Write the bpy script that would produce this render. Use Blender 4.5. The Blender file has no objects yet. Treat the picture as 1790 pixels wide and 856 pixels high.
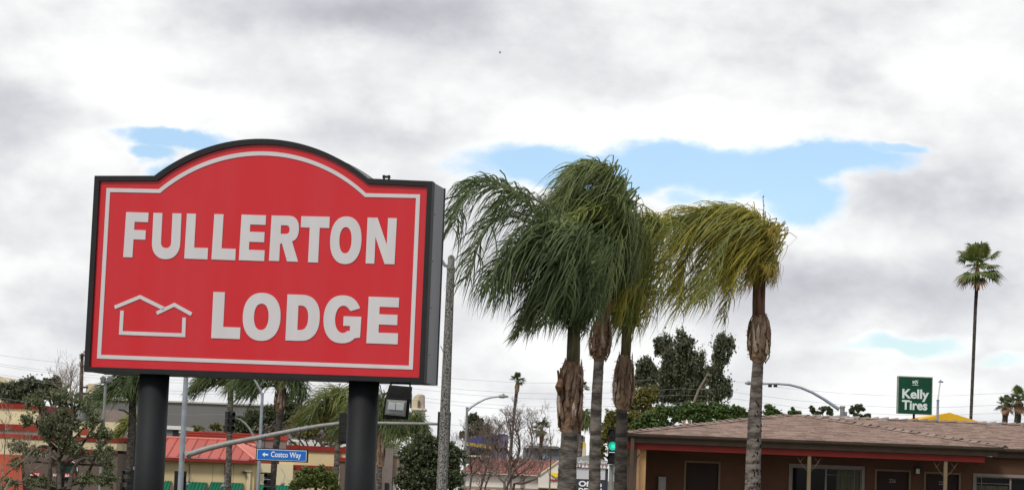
import bpy, bmesh, math, random
import numpy as np
from mathutils import Vector, Matrix
S = bpy.context.scene
COL = S.collection
RND = random.Random(7)
PI = math.pi
# ------------------------------------------------------------------ camera
F = 4200.0; HY = 830.0; ROLL = math.radians(2.2); CAMZ = 1.5
PITCH = math.atan((HY-428)/F)
cd = bpy.data.cameras.new('camera'); cam = bpy.data.objects.new('camera', cd); COL.objects.link(cam)
cd.sensor_width = 36; cd.lens = 36*F/1790; cd.clip_start = 0.1; cd.clip_end = 9000
CM = Matrix.Rotation(PI/2+PITCH, 4, 'X') @ Matrix.Rotation(ROLL, 4, 'Z')
cam.matrix_world = Matrix.Translation((0, 0, CAMZ)) @ CM
S.camera = cam
S.render.resolution_x = 1024; S.render.resolution_y = 489
C3 = np.array(CM.to_3x3())
# ------------------------------------------------------------------ colour management
S.view_settings.view_transform = 'Standard'; S.view_settings.look = 'None'
S.view_settings.exposure = .65; S.view_settings.gamma = 1
S.view_settings.use_curve_mapping = False

def ray(px, py):
    return C3 @ np.array([(px-895)/F, -(py-428)/F, -1.0])
def P(px, py, Y):
    d = ray(px, py); return Vector((d[0]/d[1]*Y, Y, CAMZ+d[2]/d[1]*Y))
def smooth(t):
    t = max(0, min(1, t)); return t*t*(3-2*t)
def gz(x, y):
    return -3.2*smooth((y-40)/34)*max(smooth((2.5-x)/6), smooth((y-78)/10))
def azel(px, py):
    d = ray(px, py); return math.atan2(d[0], d[1]), math.asin(d[2]/np.linalg.norm(d))

# ------------------------------------------------------------------ world: sky and clouds
SUN_EL, SUN_AZ = math.radians(48), math.radians(215)
W = bpy.data.worlds.new('World'); S.world = W; W.use_nodes = True
nt = W.node_tree; nt.nodes.clear(); N = nt.nodes.new; Lk = nt.links.new
def wm(op, a, b=None, c=None, clamp=False):
    n = N('ShaderNodeMath'); n.operation = op; n.use_clamp = clamp
    for i, v in enumerate((a, b, c)):
        if v is None: continue
        if isinstance(v, (int, float)): n.inputs[i].default_value = v
        else: Lk(v, n.inputs[i])
    return n.outputs[0]
def wmap(v, a, b, c, d, kind='SMOOTHSTEP'):
    n = N('ShaderNodeMapRange'); n.interpolation_type = kind
    Lk(v, n.inputs[0])
    for i, x in enumerate((a, b, c, d)): n.inputs[i+1].default_value = x
    return n.outputs[0]
tc = N('ShaderNodeTexCoord'); DIR = tc.outputs['Generated']
sep = N('ShaderNodeSeparateXYZ'); Lk(DIR, sep.inputs[0])
az = wm('ARCTAN2', sep.outputs[0], sep.outputs[1]); el = wm('ARCSINE', sep.outputs[2])
def wnoise(scale, detail=6, rough=.55, stretch=(1, 1, 1.8), off=(0, 0, 0)):
    m = N('ShaderNodeMapping'); Lk(DIR, m.inputs[0]); m.inputs['Scale'].default_value = stretch
    m.inputs['Location'].default_value = off
    n = N('ShaderNodeTexNoise'); Lk(m.outputs[0], n.inputs['Vector'])
    n.inputs['Scale'].default_value = scale; n.inputs['Detail'].default_value = detail
    n.inputs['Roughness'].default_value = rough
    return n.outputs['Fac'], n.outputs['Color']
_, warpc = wnoise(22, 6, .6)
sw = N('ShaderNodeSeparateColor'); Lk(warpc, sw.inputs[0])
azw = wm('ADD', az, wm('MULTIPLY', wm('SUBTRACT', sw.outputs[0], .5), .034))
elw = wm('ADD', el, wm('MULTIPLY', wm('SUBTRACT', sw.outputs[1], .5), .019))
cmb = N('ShaderNodeCombineXYZ'); Lk(azw, cmb.inputs[0]); Lk(elw, cmb.inputs[1])
def blobs(lst, inner=.35, join='ADD'):
    acc = None
    for (px, py, rx, ry, amp) in lst:
        a, e = azel(px, py)
        s = N('ShaderNodeVectorMath'); s.operation = 'SUBTRACT'; Lk(cmb.outputs[0], s.inputs[0]); s.inputs[1].default_value = (a, e, 0)
        m = N('ShaderNodeVectorMath'); m.operation = 'MULTIPLY'; Lk(s.outputs[0], m.inputs[0]); m.inputs[1].default_value = (F/rx, F/ry, 0)
        l = N('ShaderNodeVectorMath'); l.operation = 'LENGTH'; Lk(m.outputs[0], l.inputs[0])
        v = wmap(l.outputs['Value'], inner, 1.35, amp, 0)
        acc = v if acc is None else wm(join, acc, v)
    return acc
holes = blobs([(1010,292,210,52,1),(1280,300,200,56,1),(1400,345,95,62,1),(980,287,224.2,45,1),(1230,285,271.4,52.5,1),(1440,282,177,42.5,1),(1385,335,100.3,65,1),(1180,335,59,27.5,0.66),(850,290,70.8,37.5,0.66),(1570,262,70.8,17.5,0.66),
               (312,243,129.8,27.5,0.99),(267,267,53.1,20,0.88),(284,297,29.5,22.5,0.77),(232,237,47.2,17.5,0.66),
               (1555,608,129.8,23.75,0.88),(1500,612,70.8,15,0.55),(1640,604,70.8,20,0.66),(1755,634,59,15,0.55),(818,318,35.4,50,0.33)], .25, 'MAXIMUM')
gr = blobs([(1450,530,330,75,.09),(1620,420,230,70,.07),(1120,90,260,60,.05),(900,330,120,60,.04),(600,22,330,60,.20),(760,10,240,70,.14),(40,215,130,75,.14),(650,215,190,60,.09),(1640,330,230,60,.15),(1550,345,110,45,.06),(1480,500,300,70,.13),
            (1300,520,200,50,.06),(1230,15,260,60,.09),(1470,125,60,40,.09),(900,500,160,70,.08),(80,560,130,70,.10),(1700,480,130,80,.08),(1400,60,160,40,.07),(1750,200,90,40,.06),(330,700,200,40,.08),
            (1050,130,120,50,.03),(1120,480,150,60,.05),(960,690,90,26,.10),(0,150,60,300,.03)], .0)
wh = blobs([(350,185,210,42,.14),(1250,215,360,38,.16),(1000,225,150,30,.1),(180,110,170,70,.07),(1290,352,110,45,.12),(1560,680,200,50,.10),(1000,620,200,60,.08),(170,300,120,60,.08),(1680,120,130,80,.06),(200,650,300,40,.03),(1430,420,150,40,.07),(860,200,200,60,.05)], .1)
n1, _ = wnoise(17, 9, .60)
n2, _ = wnoise(6, 7, .5, (1, 1, 2.6), (3, 1, 0))
m1 = N('ShaderNodeMapping')
n3, _ = wnoise(17, 9, .60, (1, 1, 1.8), (0, 0, .016))       # same noise seen a little lower: relief from above
nf, _ = wnoise(90, 6, .6, (1, 1, 1.6), (5, 2, 0))
relief = wm('SUBTRACT', n1, n3)
bil = None                                                   # billows: rounded tops with darker creases
for sc_, am_ in ((10, .5), (21, .3), (44, .16), (90, .08)):
    q_, _ = wnoise(sc_, 2, .4, (1, 1, 1.35), (sc_, 2, 0)); v_ = wm('MULTIPLY', wm('ABSOLUTE', wm('SUBTRACT', q_, .5)), am_*4)
    bil = v_ if bil is None else wm('ADD', bil, v_)
big, _ = wnoise(3.2, 4, .5, (1, 1, 2.5), (1, 7, 0))
outer = wmap(big, .60, .74, 0, .9)                          # broken openings everywhere else in the sky
front = wmap(wm('ABSOLUTE', az), .25, .5, 0, 1)
high = wmap(el, .22, .4, 0, 1)
outer = wm('MULTIPLY', outer, wm('MAXIMUM', front, high))
dens = wm('SUBTRACT', wm('ADD', wm('ADD', .62, wm('MULTIPLY', bil, .40)), wm('MULTIPLY', wm('SUBTRACT', n1, .5), .7)), wm('ADD', holes, outer))
cover = wmap(dens, -.08, .50, .06, 1)
br = wm('SUBTRACT', wm('ADD', .615, wh), wm('MULTIPLY', gr, .68))
br = wm('ADD', br, wm('MULTIPLY', wm('SUBTRACT', n2, .5), .10))
br = wm('ADD', br, wm('MULTIPLY', wm('SUBTRACT', n1, .5), .08))
br = wm('ADD', br, wm('MULTIPLY', wm('SUBTRACT', nf, .5), .035))
br = wm('ADD', br, wm('MULTIPLY', relief, .22))
br = wm('ADD', br, wm('MULTIPLY', wm('SUBTRACT', bil, .48), .20))
edge = wmap(dens, .10, .75, .10, 0)                          # thin cloud rims are the brightest
br = wm('MINIMUM', wm('MAXIMUM', wm('ADD', br, edge), .30), .75)
tint = N('ShaderNodeMix'); tint.data_type = 'RGBA'
Lk(wmap(br, .38, .62, 0, 1), tint.inputs['Factor'])
tint.inputs['A'].default_value = (.90, .915, .99, 1); tint.inputs['B'].default_value = (.99, .995, 1.0, 1)
CS = .09
cl = N('ShaderNodeMix'); cl.data_type = 'RGBA'; cl.blend_type = 'MULTIPLY'; cl.inputs['Factor'].default_value = 1
Lk(tint.outputs['Result'], cl.inputs['A'])
brc = N('ShaderNodeCombineColor'); b10 = wm('MULTIPLY', br, 1/CS)
for i in range(3): Lk(b10, brc.inputs[i])
Lk(brc.outputs[0], cl.inputs['B'])
sky = N('ShaderNodeTexSky'); sky.sky_type = 'NISHITA'; sky.sun_disc = False
sky.sun_elevation = SUN_EL; sky.sun_rotation = SUN_AZ; sky.air_density = 1.0; sky.dust_density = .1; sky.ozone_density = 4.5
mx = N('ShaderNodeMix'); mx.data_type = 'RGBA'; Lk(cover, mx.inputs['Factor'])
hzc = N('ShaderNodeVectorMath'); hzc.operation = 'SCALE'; Lk(sky.outputs[0], hzc.inputs[0]); Lk(wmap(el, .02, .17, .80, 1), hzc.inputs['Scale'])
hz2 = N('ShaderNodeVectorMath'); hz2.operation = 'MULTIPLY'; Lk(hzc.outputs[0], hz2.inputs[0]); hz2.inputs[1].default_value = (1.04, 1.02, 1.0)
Lk(hz2.outputs[0], mx.inputs['A']); Lk(cl.outputs['Result'], mx.inputs['B'])
bg = N('ShaderNodeBackground'); bg.inputs['Strength'].default_value = CS
Lk(mx.outputs['Result'], bg.inputs[0])
wo = N('ShaderNodeOutputWorld'); Lk(bg.outputs[0], wo.inputs[0])
# ------------------------------------------------------------------ sun (veiled by cloud)
sd = bpy.data.lights.new('sun', 'SUN'); sd.energy = 1.5; sd.angle = math.radians(12); sd.color = (1, .96, .9)
so = bpy.data.objects.new('sun', sd); COL.objects.link(so)
sdir = Vector((math.sin(SUN_AZ)*math.cos(SUN_EL), math.cos(SUN_AZ)*math.cos(SUN_EL), math.sin(SUN_EL)))
so.rotation_euler = sdir.to_track_quat('Z', 'Y').to_euler()

# ------------------------------------------------------------------ materials
MATS = {}
def mat(name, c1, c2=None, scale=4, rough=.7, bump=0, bscale=None, metal=0, stretch=(1,1,1), island=None, emit=0, transl=0, rand=0, spec=None, detail=5, lo=.38, hi=.62):
    if name in MATS: return MATS[name]
    m = bpy.data.materials.new(name); m.use_nodes = True; t = m.node_tree; nn = t.nodes.new; lk = t.links.new
    b = t.nodes['Principled BSDF']; b.inputs['Roughness'].default_value = rough; b.inputs['Metallic'].default_value = metal
    b.inputs['Specular IOR Level'].default_value = spec if spec is not None else .22
    c1 = tuple(c1)+(1,); col = None
    tcn = nn('ShaderNodeTexCoord'); mp = nn('ShaderNodeMapping'); mp.inputs['Scale'].default_value = stretch
    lk(tcn.outputs['Object'], mp.inputs[0])
    if c2 is not None:
        ns = nn('ShaderNodeTexNoise'); lk(mp.outputs[0], ns.inputs[0]); ns.inputs['Scale'].default_value = scale; ns.inputs['Detail'].default_value = detail
        r = nn('ShaderNodeMapRange'); lk(ns.outputs['Fac'], r.inputs[0]); r.inputs[1].default_value = lo; r.inputs[2].default_value = hi
        x = nn('ShaderNodeMix'); x.data_type = 'RGBA'; lk(r.outputs[0], x.inputs['Factor'])
        x.inputs['A'].default_value = c1; x.inputs['B'].default_value = tuple(c2)+(1,); col = x.outputs['Result']
    if island is not None:
        g = nn('ShaderNodeNewGeometry'); oi = nn('ShaderNodeObjectInfo')
        a = nn('ShaderNodeMath'); a.operation = 'ADD'; lk(g.outputs['Random Per Island'], a.inputs[0]); lk(oi.outputs['Random'], a.inputs[1])
        fr = nn('ShaderNodeMath'); fr.operation = 'FRACT'; lk(a.outputs[0], fr.inputs[0])
        x = nn('ShaderNodeMix'); x.data_type = 'RGBA'; lk(fr.outputs[0], x.inputs['Factor'])
        if col is not None: lk(col, x.inputs['A'])
        else: x.inputs['A'].default_value = c1
        x.inputs['B'].default_value = tuple(island)+(1,); col = x.outputs['Result']
    if col is not None: lk(col, b.inputs['Base Color'])
    else: b.inputs['Base Color'].default_value = c1
    if bump:
        n2_ = nn('ShaderNodeTexNoise'); lk(mp.outputs[0], n2_.inputs[0]); n2_.inputs['Scale'].default_value = bscale or scale*3; n2_.inputs['Detail'].default_value = 6
        bp = nn('ShaderNodeBump'); bp.inputs['Strength'].default_value = bump; bp.inputs['Distance'].default_value = .02
        lk(n2_.outputs['Fac'], bp.inputs['Height']); lk(bp.outputs[0], b.inputs['Normal'])
    if emit: b.inputs['Emission Color'].default_value = c1; b.inputs['Emission Strength'].default_value = emit
    if transl:
        tr = nn('ShaderNodeBsdfTranslucent'); ms = nn('ShaderNodeMixShader'); ms.inputs[0].default_value = transl
        if col is not None: lk(col, tr.inputs[0])
        else: tr.inputs[0].default_value = c1
        out = t.nodes['Material Output']; lk(b.outputs[0], ms.inputs[1]); lk(tr.outputs[0], ms.inputs[2]); lk(ms.outputs[0], out.inputs[0])
    MATS[name] = m; return m

M = {}
M['sign_red'] = mat('sign_red', (.53,.013,.020), (.52,.028,.037), 1.3, .27, bump=.05, bscale=1.1, stretch=(2.4,2.4,.25), spec=.4, lo=.42, hi=.8)
M['sign_grey'] = mat('sign_grey', (.57,.55,.555), (.54,.52,.525), 3, .42, stretch=(2,2,.3))
M['black_frame'] = mat('black_frame', (.009,.009,.010), (.012,.012,.013), 8, .6, bump=.05, spec=.3)
M['cabinet_grey'] = mat('cabinet_grey', (.17,.17,.185), (.13,.13,.14), 2, .5, stretch=(1,1,.3), bump=.05)
M['post_dark'] = mat('post_dark', (.011,.012,.014), (.008,.009,.010), 3, .65, bump=.06, bscale=20, spec=.25)
M['aggregate'] = mat('aggregate', (.050,.047,.045), (.25,.24,.23), 48, .85, bump=.5, bscale=60, detail=3, lo=.44, hi=.56)
M['galv'] = mat('galv', (.29,.32,.37), (.24,.265,.30), 5, .45, metal=.25, bump=.05)
M['galv_warm'] = mat('galv_warm', (.25,.25,.24), (.20,.20,.19), 6, .5, metal=.2, bump=.05)
M['signal_black'] = mat('signal_black', (.012,.012,.012), (.02,.02,.02), 6, .5)
M['signal_lens'] = mat('signal_lens', (.03,.03,.035), rough=.15)
M['green_lit'] = mat('green_lit', (.03,.62,.42), emit=.42)
M['blue_sign'] = mat('blue_sign', (.012,.13,.50), rough=.4)
M['white_print'] = mat('white_print', (.75,.77,.78), rough=.45)
M['glass_dark'] = mat('glass_dark', (.006,.007,.007), rough=.08, spec=.12)
M['lens_glass'] = mat('lens_glass', (.33,.34,.33), (.40,.41,.40), 10, .12)
M['silver'] = mat('silver', (.55,.55,.52), rough=.3, metal=.6)
M['trunk'] = mat('palm_trunk', (.175,.152,.135), (.045,.038,.033), 3.5, .95, bump=1, bscale=22, stretch=(1.3,1.3,4.2), detail=8)
M['trunk_light'] = mat('palm_trunk_pale', (.21,.18,.165), (.07,.058,.050), 4, .95, bump=1, bscale=22, stretch=(1.3,1.3,4.2), detail=8)
M['trunk_dark'] = mat('palm_trunk_dark', (.085,.072,.062), (.026,.022,.019), 3.5, .95, bump=1, bscale=22, stretch=(1.3,1.3,4.2), detail=8)
M['boot'] = mat('palm_boot', (.27,.18,.13), (.06,.032,.020), 9, .95, bump=1, bscale=24, stretch=(1.5,1.5,.5), island=(.14,.095,.068), detail=8)
M['boot_pale'] = mat('palm_boot_pale', (.38,.31,.25), (.20,.15,.12), 9, .9, bump=.7, stretch=(2,2,.5))
M['fibre'] = mat('palm_fibre', (.17,.095,.055), (.06,.03,.018), 12, .95, bump=.8, island=(.26,.17,.11))
M['neck_green'] = mat('palm_neck', (.10,.085,.04), (.045,.035,.022), 6, .8, stretch=(2,2,.4))
M['neck_brown'] = mat('palm_neck_brown', (.16,.085,.055), (.07,.034,.025), 6, .8, stretch=(2,2,.4))
def leafm(n, a, b, c, t=.28, r=.5): M[n] = mat(n, a, b, 3, r, island=c, transl=t, spec=.3)
leafm('frond_dark', (.032,.058,.018), (.052,.082,.025), (.115,.15,.058), .35)
leafm('frond_mid', (.065,.10,.028), (.092,.125,.036), (.18,.21,.075), .35)
leafm('frond_olive', (.19,.20,.022), (.28,.25,.028), (.40,.34,.055), .35)
leafm('frond_yellow', (.26,.19,.02), (.20,.17,.022), (.33,.25,.05))
leafm('frond_lime', (.10,.14,.028), (.15,.175,.032), (.21,.22,.055))
leafm('rachis', (.10,.11,.035), (.14,.12,.03), (.12,.12,.04), .05)
leafm('leaf_dark', (.036,.052,.022), (.052,.070,.030), (.11,.13,.065), .25)
leafm('leaf_ficus', (.080,.10,.040), (.11,.13,.055), (.21,.23,.13), .35)
leafm('leaf_green', (.050,.090,.020), (.07,.115,.025), (.10,.15,.04), .25)
leafm('leaf_yellow', (.10,.11,.025), (.14,.13,.03), (.18,.16,.045), .25)
leafm('leaf_euc', (.045,.057,.030), (.068,.080,.045), (.17,.185,.115), .35)
leafm('leaf_shrub', (.07,.105,.02), (.10,.13,.028), (.15,.18,.05), .25)
M['bark'] = mat('bark', (.085,.072,.058), (.045,.038,.030), 12, .95, bump=.6)
M['bark_pale'] = mat('bark_pale', (.24,.20,.16), (.13,.10,.08), 10, .9, bump=.4)
M['twig'] = mat('twig', (.17,.135,.115), (.10,.075,.063), 10, .9)
M['asphalt'] = mat('asphalt', (.050,.050,.052), (.065,.064,.064), 6, .95, bump=.3, bscale=200)
M['concrete'] = mat('concrete', (.30,.29,.27), (.25,.24,.23), 2, .9, bump=.2, bscale=60)
M['earth'] = mat('earth', (.13,.115,.07), (.07,.085,.035), .15, .98, bump=.4, bscale=4)
M['paint_white'] = mat('road_paint', (.7,.7,.68), (.5,.5,.5), 8, .7)
M['paint_yellow'] = mat('road_paint_yellow', (.6,.42,.05), (.45,.33,.06), 8, .7)
M['shingle'] = mat('shingle', (.225,.155,.128), (.155,.105,.086), 7, .95, bump=.5, bscale=120, island=(.35,.25,.21))
M['shingle_deck'] = mat('shingle_deck', (.07,.055,.05), (.10,.08,.07), 6, .95)
M['cap'] = mat('ridge_cap_mat', (.20,.145,.125), (.15,.105,.09), 12, .95, bump=.4, island=(.27,.21,.18))
M['gutter'] = mat('gutter_brown', (.060,.044,.030), (.048,.035,.025), 3, .6)
M['fascia'] = mat('fascia_brown', (.075,.054,.037), (.06,.043,.03), 3, .7, bump=.1)
M['beam_red'] = mat('beam_red', (.13,.009,.006), (.105,.008,.005), 2, .55)
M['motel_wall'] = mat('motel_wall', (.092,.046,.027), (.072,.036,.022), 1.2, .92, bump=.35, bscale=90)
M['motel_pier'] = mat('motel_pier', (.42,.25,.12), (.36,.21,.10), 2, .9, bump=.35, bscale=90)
M['soffit'] = mat('porch_soffit', (.05,.027,.018), (.04,.023,.015), 2, .8)
M['motel_door'] = mat('motel_door', (.020,.007,.006), (.016,.006,.005), 3, .6)
M['trim'] = mat('door_trim', (.15,.105,.07), (.13,.092,.062), 4, .7)
M['win_trim'] = mat('window_trim', (.20,.165,.15), (.18,.15,.137), 4, .6)
M['curtain'] = mat('curtain', (.09,.09,.065), (.055,.055,.04), 8, .9, stretch=(6,1,.3))
M['porch_post'] = mat('porch_post', (.15,.115,.07), (.13,.10,.06), 4, .6)
M['plate'] = mat('number_plate', (.16,.135,.13), rough=.5)
M['kelly_green'] = mat('kelly_green', (.003,.045,.024), (.004,.055,.028), 2, .4)
M['steel_edge'] = mat('steel_edge', (.28,.30,.24), (.2,.22,.17), 3, .5)
M['kelly_print'] = mat('kelly_print', (.58,.66,.62), rough=.5)
M['white_paint'] = mat('white_paint', (.66,.66,.64), (.56,.56,.55), 3, .6)
M['yellow_roof'] = mat('yellow_roof', (.70,.40,.018), (.62,.35,.015), .4, .6)
M['metal_red'] = mat('metal_roof_red', (.35,.066,.046), (.31,.056,.040), .5, .5, island=(.39,.078,.056))
M['seam_red'] = mat('seam_red', (.30,.038,.028), rough=.5)
M['rib_pale'] = mat('rib_pale', (.55,.20,.16), rough=.5)
M['fascia_red'] = mat('fascia_red', (.22,.020,.014), (.18,.017,.012), 1, .6)
M['parapet_red'] = mat('parapet_red', (.34,.045,.030), (.29,.038,.026), .6, .6)
M['cream'] = mat('cream_stucco', (.58,.46,.27), (.50,.395,.23), .35, .9, bump=.2, bscale=30)
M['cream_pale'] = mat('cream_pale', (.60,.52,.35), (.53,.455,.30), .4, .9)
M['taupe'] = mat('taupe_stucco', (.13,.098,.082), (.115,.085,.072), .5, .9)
M['mauve'] = mat('mauve_brick', (.20,.165,.155), (.17,.14,.13), 1.2, .9, bump=.3, bscale=12)
M['beige_block'] = mat('beige_block', (.30,.23,.18), (.25,.19,.15), .8, .9)
M['grey_wall'] = mat('grey_wall', (.165,.160,.160), (.145,.142,.142), .12, .9)
M['cool_wall'] = mat('cool_wall', (.16,.17,.19), (.14,.15,.17), .3, .9)
M['pale_cap'] = mat('pale_cap', (.42,.40,.34), rough=.8)
M['white_wall'] = mat('white_wall', (.68,.64,.59), (.61,.57,.53), .3, .85)
M['awning_green'] = mat('awning_green', (.006,.115,.065), (.008,.14,.080), .8, .75)
M['awning_dark'] = mat('awning_rib', (.004,.075,.042), rough=.8)
M['awning_orange'] = mat('awning_orange', (.32,.06,.03), (.26,.045,.022), .8, .7)
M['tile_red'] = mat('tile_red', (.26,.085,.072), (.20,.065,.055), 2, .75, island=(.40,.20,.175))
M['tile_pale'] = mat('tile_joint', (.42,.30,.27), rough=.9)
M['sign_letters_red'] = mat('sign_letters_red', (.38,.008,.010), rough=.5)
M['arrow_yellow'] = mat('arrow_yellow', (.85,.62,.02), rough=.5)
M['blue_wall'] = mat('blue_wall', (.060,.070,.26), (.05,.06,.21), .3, .8)
M['purple_wall'] = mat('purple_wall', (.16,.135,.21), (.14,.115,.18), .3, .85)
M['yellow_canopy'] = mat('yellow_canopy', (.62,.44,.07), (.55,.38,.06), .6, .7)
M['pale_blue'] = mat('pale_blue', (.22,.36,.52), rough=.8)
M['slate'] = mat('slate_panel', (.040,.042,.055), rough=.5)
M['pylon_grey'] = mat('pylon_grey', (.30,.30,.29), (.27,.27,.265), .6, .8)
M['pylon_white'] = mat('pylon_white', (.52,.52,.54), rough=.6)
M['red_print'] = mat('red_print', (.45,.02,.02), rough=.5)
M['brand_green'] = mat('brand_green', (.006,.03,.022), rough=.5)
M['teal'] = mat('teal_sign', (.02,.30,.18), rough=.5)
M['wire'] = mat('wire', (.28,.28,.30), rough=.6)
M['wood_pole'] = mat('wood_pole', (.075,.055,.045), (.05,.036,.03), 5, .95, stretch=(1,1,.2))
M['pinkish'] = mat('vent_pink', (.36,.17,.13), rough=.7)
M['tower_pink'] = mat('tower_pink', (.40,.32,.28), (.36,.28,.25), .3, .85)
M['bird'] = mat('bird_feather', (.04,.04,.045), (.3,.3,.3), 8, .8)
M['hole'] = mat('woodpecker_hole', (.004,.003,.003), rough=1)

# ------------------------------------------------------------------ mesh helpers
ORG = {}
class MB:
    def __init__(s): s.v = []; s.f = []
    def add(s, vs, fs):
        o = len(s.v); s.v.extend([tuple(v) for v in vs]); s.f.extend([tuple(i+o for i in f) for f in fs]); return s
    def box(s, x0, x1, y0, y1, z0, z1):
        x0, x1 = min(x0,x1), max(x0,x1); y0, y1 = min(y0,y1), max(y0,y1); z0, z1 = min(z0,z1), max(z0,z1)
        return s.add([(x0,y0,z0),(x1,y0,z0),(x1,y1,z0),(x0,y1,z0),(x0,y0,z1),(x1,y0,z1),(x1,y1,z1),(x0,y1,z1)],
                     [(0,3,2,1),(4,5,6,7),(0,1,5,4),(1,2,6,5),(2,3,7,6),(3,0,4,7)])
    def prism(s, pts, d):               # planar polygon (list of Vector, counter-clockwise seen from the front), pushed back by vector d
        n = len(pts); a = [Vector(p) for p in pts]; b = [p+Vector(d) for p in a]
        return s.add(a+b, [tuple(range(n)), tuple(range(2*n-1, n-1, -1))]+[(i, i+n, (i+1)%n+n, (i+1)%n) for i in range(n)])
    def tube(s, path, rad, seg=8, cap=True, wob=0, rnd=None):
        path = [Vector(p) for p in path]; n = len(path)
        if isinstance(rad, (int, float)): rad = [rad]*n
        vs = []; up = None
        for i in range(n):
            t = (path[min(i+1, n-1)]-path[max(i-1, 0)])
            t = t.normalized() if t.length > 1e-9 else Vector((0,0,1))
            if up is None:
                up = Vector((0,0,1)) if abs(t.z) < .9 else Vector((0,1,0))
            u = (up - t*up.dot(t)).normalized(); w = t.cross(u); up = u
            for k in range(seg):
                a = 2*PI*k/seg; r = rad[i]*(1+(rnd.uniform(-wob, wob) if wob else 0))
                vs.append(path[i]+u*(math.cos(a)*r)+w*(math.sin(a)*r))
        fs = [(i*seg+k, i*seg+(k+1)%seg, (i+1)*seg+(k+1)%seg, (i+1)*seg+k) for i in range(n-1) for k in range(seg)]
        if cap: fs += [tuple(range(seg-1, -1, -1)), tuple((n-1)*seg+k for k in range(seg))]
        return s.add(vs, fs)
    def build(s, name, m, parent=None, origin=None, smoothf=False, kind=None):
        if parent is not None: org = ORG[parent.name]
        elif origin is not None: org = Vector(origin)
        else:
            a = np.array(s.v); org = Vector((float((a[:,0].min()+a[:,0].max())/2), float((a[:,1].min()+a[:,1].max())/2), float(a[:,2].min())))
        me = bpy.data.meshes.new(name)
        a = np.array(s.v, dtype=float)-np.array(org)
        me.from_pydata(a.tolist(), [], s.f); me.update()
        me.materials.append(M[m] if isinstance(m, str) else m)
        if smoothf: me.shade_smooth()
        o = bpy.data.objects.new(name, me); COL.objects.link(o)
        if parent is not None: o.parent = parent
        else: o.location = org
        ORG[o.name] = org
        if kind: o['kind'] = kind
        return o
def tag(o, label, cat, group=None):
    o['label'] = label; o['category'] = cat
    if group: o['group'] = group
    return o
def thing(name, loc, label, cat, group=None):
    o = bpy.data.objects.new(name, None); COL.objects.link(o); o.location = loc; o.empty_display_size = .3
    ORG[o.name] = Vector(loc); return tag(o, label, cat, group)
def base(px, py, Y):
    p = P(px, py, Y); return Vector((p.x, Y, gz(p.x, Y)))
def fb(mb, x0, x1, yt, yb, Y, dep=.2):      # a box whose front face covers these pixels at distance Y
    xm = (x0+x1)/2; ym = (yt+yb)/2
    return mb.box(P(x0,ym,Y).x, P(x1,ym,Y).x, Y, Y+dep, P(xm,yt,Y).z, P(xm,yb,Y).z)
def fpart(name, m, par, x0, x1, yt, yb, Y, dep=.2):
    return fb(MB(), x0, x1, yt, yb, Y, dep).build(name, m, par)
def ppoly(pts, Y): return [P(x, y, Y) for x, y in pts]
def col2(xc, y0, Y, xb=None):               # world x of a vertical post seen at (xc,y0)
    return P(xc, y0, Y).x
def vpost(mb, px, py_ref, Y, z0, z1, r0, r1=None, seg=16, yoff=0):
    x = P(px, py_ref, Y).x; r1 = r0 if r1 is None else r1
    return mb.tube([(x, Y+yoff, z0), (x, Y+yoff, z1)], [r0, r1], seg)
def text(s, name, m, par, x0, x1, z0, z1, Y, depth=.02, fat=0.0, xf=None, body_frac=True):
    cu = bpy.data.curves.new(name, 'FONT'); cu.body = s; cu.size = 1; cu.offset = fat; cu.resolution_u = 3
    ob = bpy.data.objects.new(name+'_tmp', cu); COL.objects.link(ob)
    bpy.context.view_layer.update()
    me = bpy.data.meshes.new_from_object(ob.evaluated_get(bpy.context.evaluated_depsgraph_get()))
    bpy.data.objects.remove(ob); bpy.data.curves.remove(cu)
    v = np.array([tuple(q.co) for q in me.vertices]); f = [tuple(p.vertices) for p in me.polygons]
    bpy.data.meshes.remove(me)
    a, b = v[:,0].min(), v[:,0].max(); c, d = v[:,1].min(), v[:,1].max()
    mb = MB(); n = len(v)
    X = x0+(v[:,0]-a)/(b-a)*(x1-x0); Z = z0+(v[:,1]-c)/(d-c)*(z1-z0)
    fr = [(X[i], Y-depth, Z[i]) for i in range(n)]; bk = [(X[i], Y, Z[i]) for i in range(n)]
    from collections import Counter
    e = {}
    for q in f:
        for i in range(len(q)):
            k = (q[i], q[(i+1)%len(q)])
            if (k[1], k[0]) in e: e.pop((k[1], k[0]))
            else: e[k] = 1
    mb.add(fr+bk, [q for q in f]+[(k[1], k[0], k[0]+n, k[1]+n) for k in e])
    if xf is not None: mb.v = [tuple(xf(Vector(q))) for q in mb.v]
    return mb.build(name, m, par)

# ------------------------------------------------------------------ ground, road, pavements
def sheet(name, x0, x1, y0, y1, nx, ny, lift, m, follow=True):
    mb = MB(); vs = []
    for j in range(ny+1):
        for i in range(nx+1):
            x = x0+(x1-x0)*i/nx; y = y0+(y1-y0)*j/ny
            vs.append((x, y, (gz(x, y) if follow else 0)+lift))
    mb.add(vs, [(j*(nx+1)+i, j*(nx+1)+i+1, (j+1)*(nx+1)+i+1, (j+1)*(nx+1)+i) for j in range(ny) for i in range(nx)])
    return mb.build(name, m, kind='structure', origin=(0,0,0))
xs = sorted(set(list(np.linspace(-3000,-60,12))+list(np.linspace(-60,60,61))+list(np.linspace(60,3000,12))))
ys = sorted(set(list(np.linspace(-3000,-20,10))+list(np.linspace(-20,120,71))+list(np.linspace(120,6000,16))))
g = MB(); g.add([(x, y, gz(x,y)) for y in ys for x in xs], [(j*len(xs)+i, j*len(xs)+i+1, (j+1)*len(xs)+i+1, (j+1)*len(xs)+i) for j in range(len(ys)-1) for i in range(len(xs)-1)])
g.build('ground', 'earth', kind='structure', origin=(0,0,0))
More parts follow.
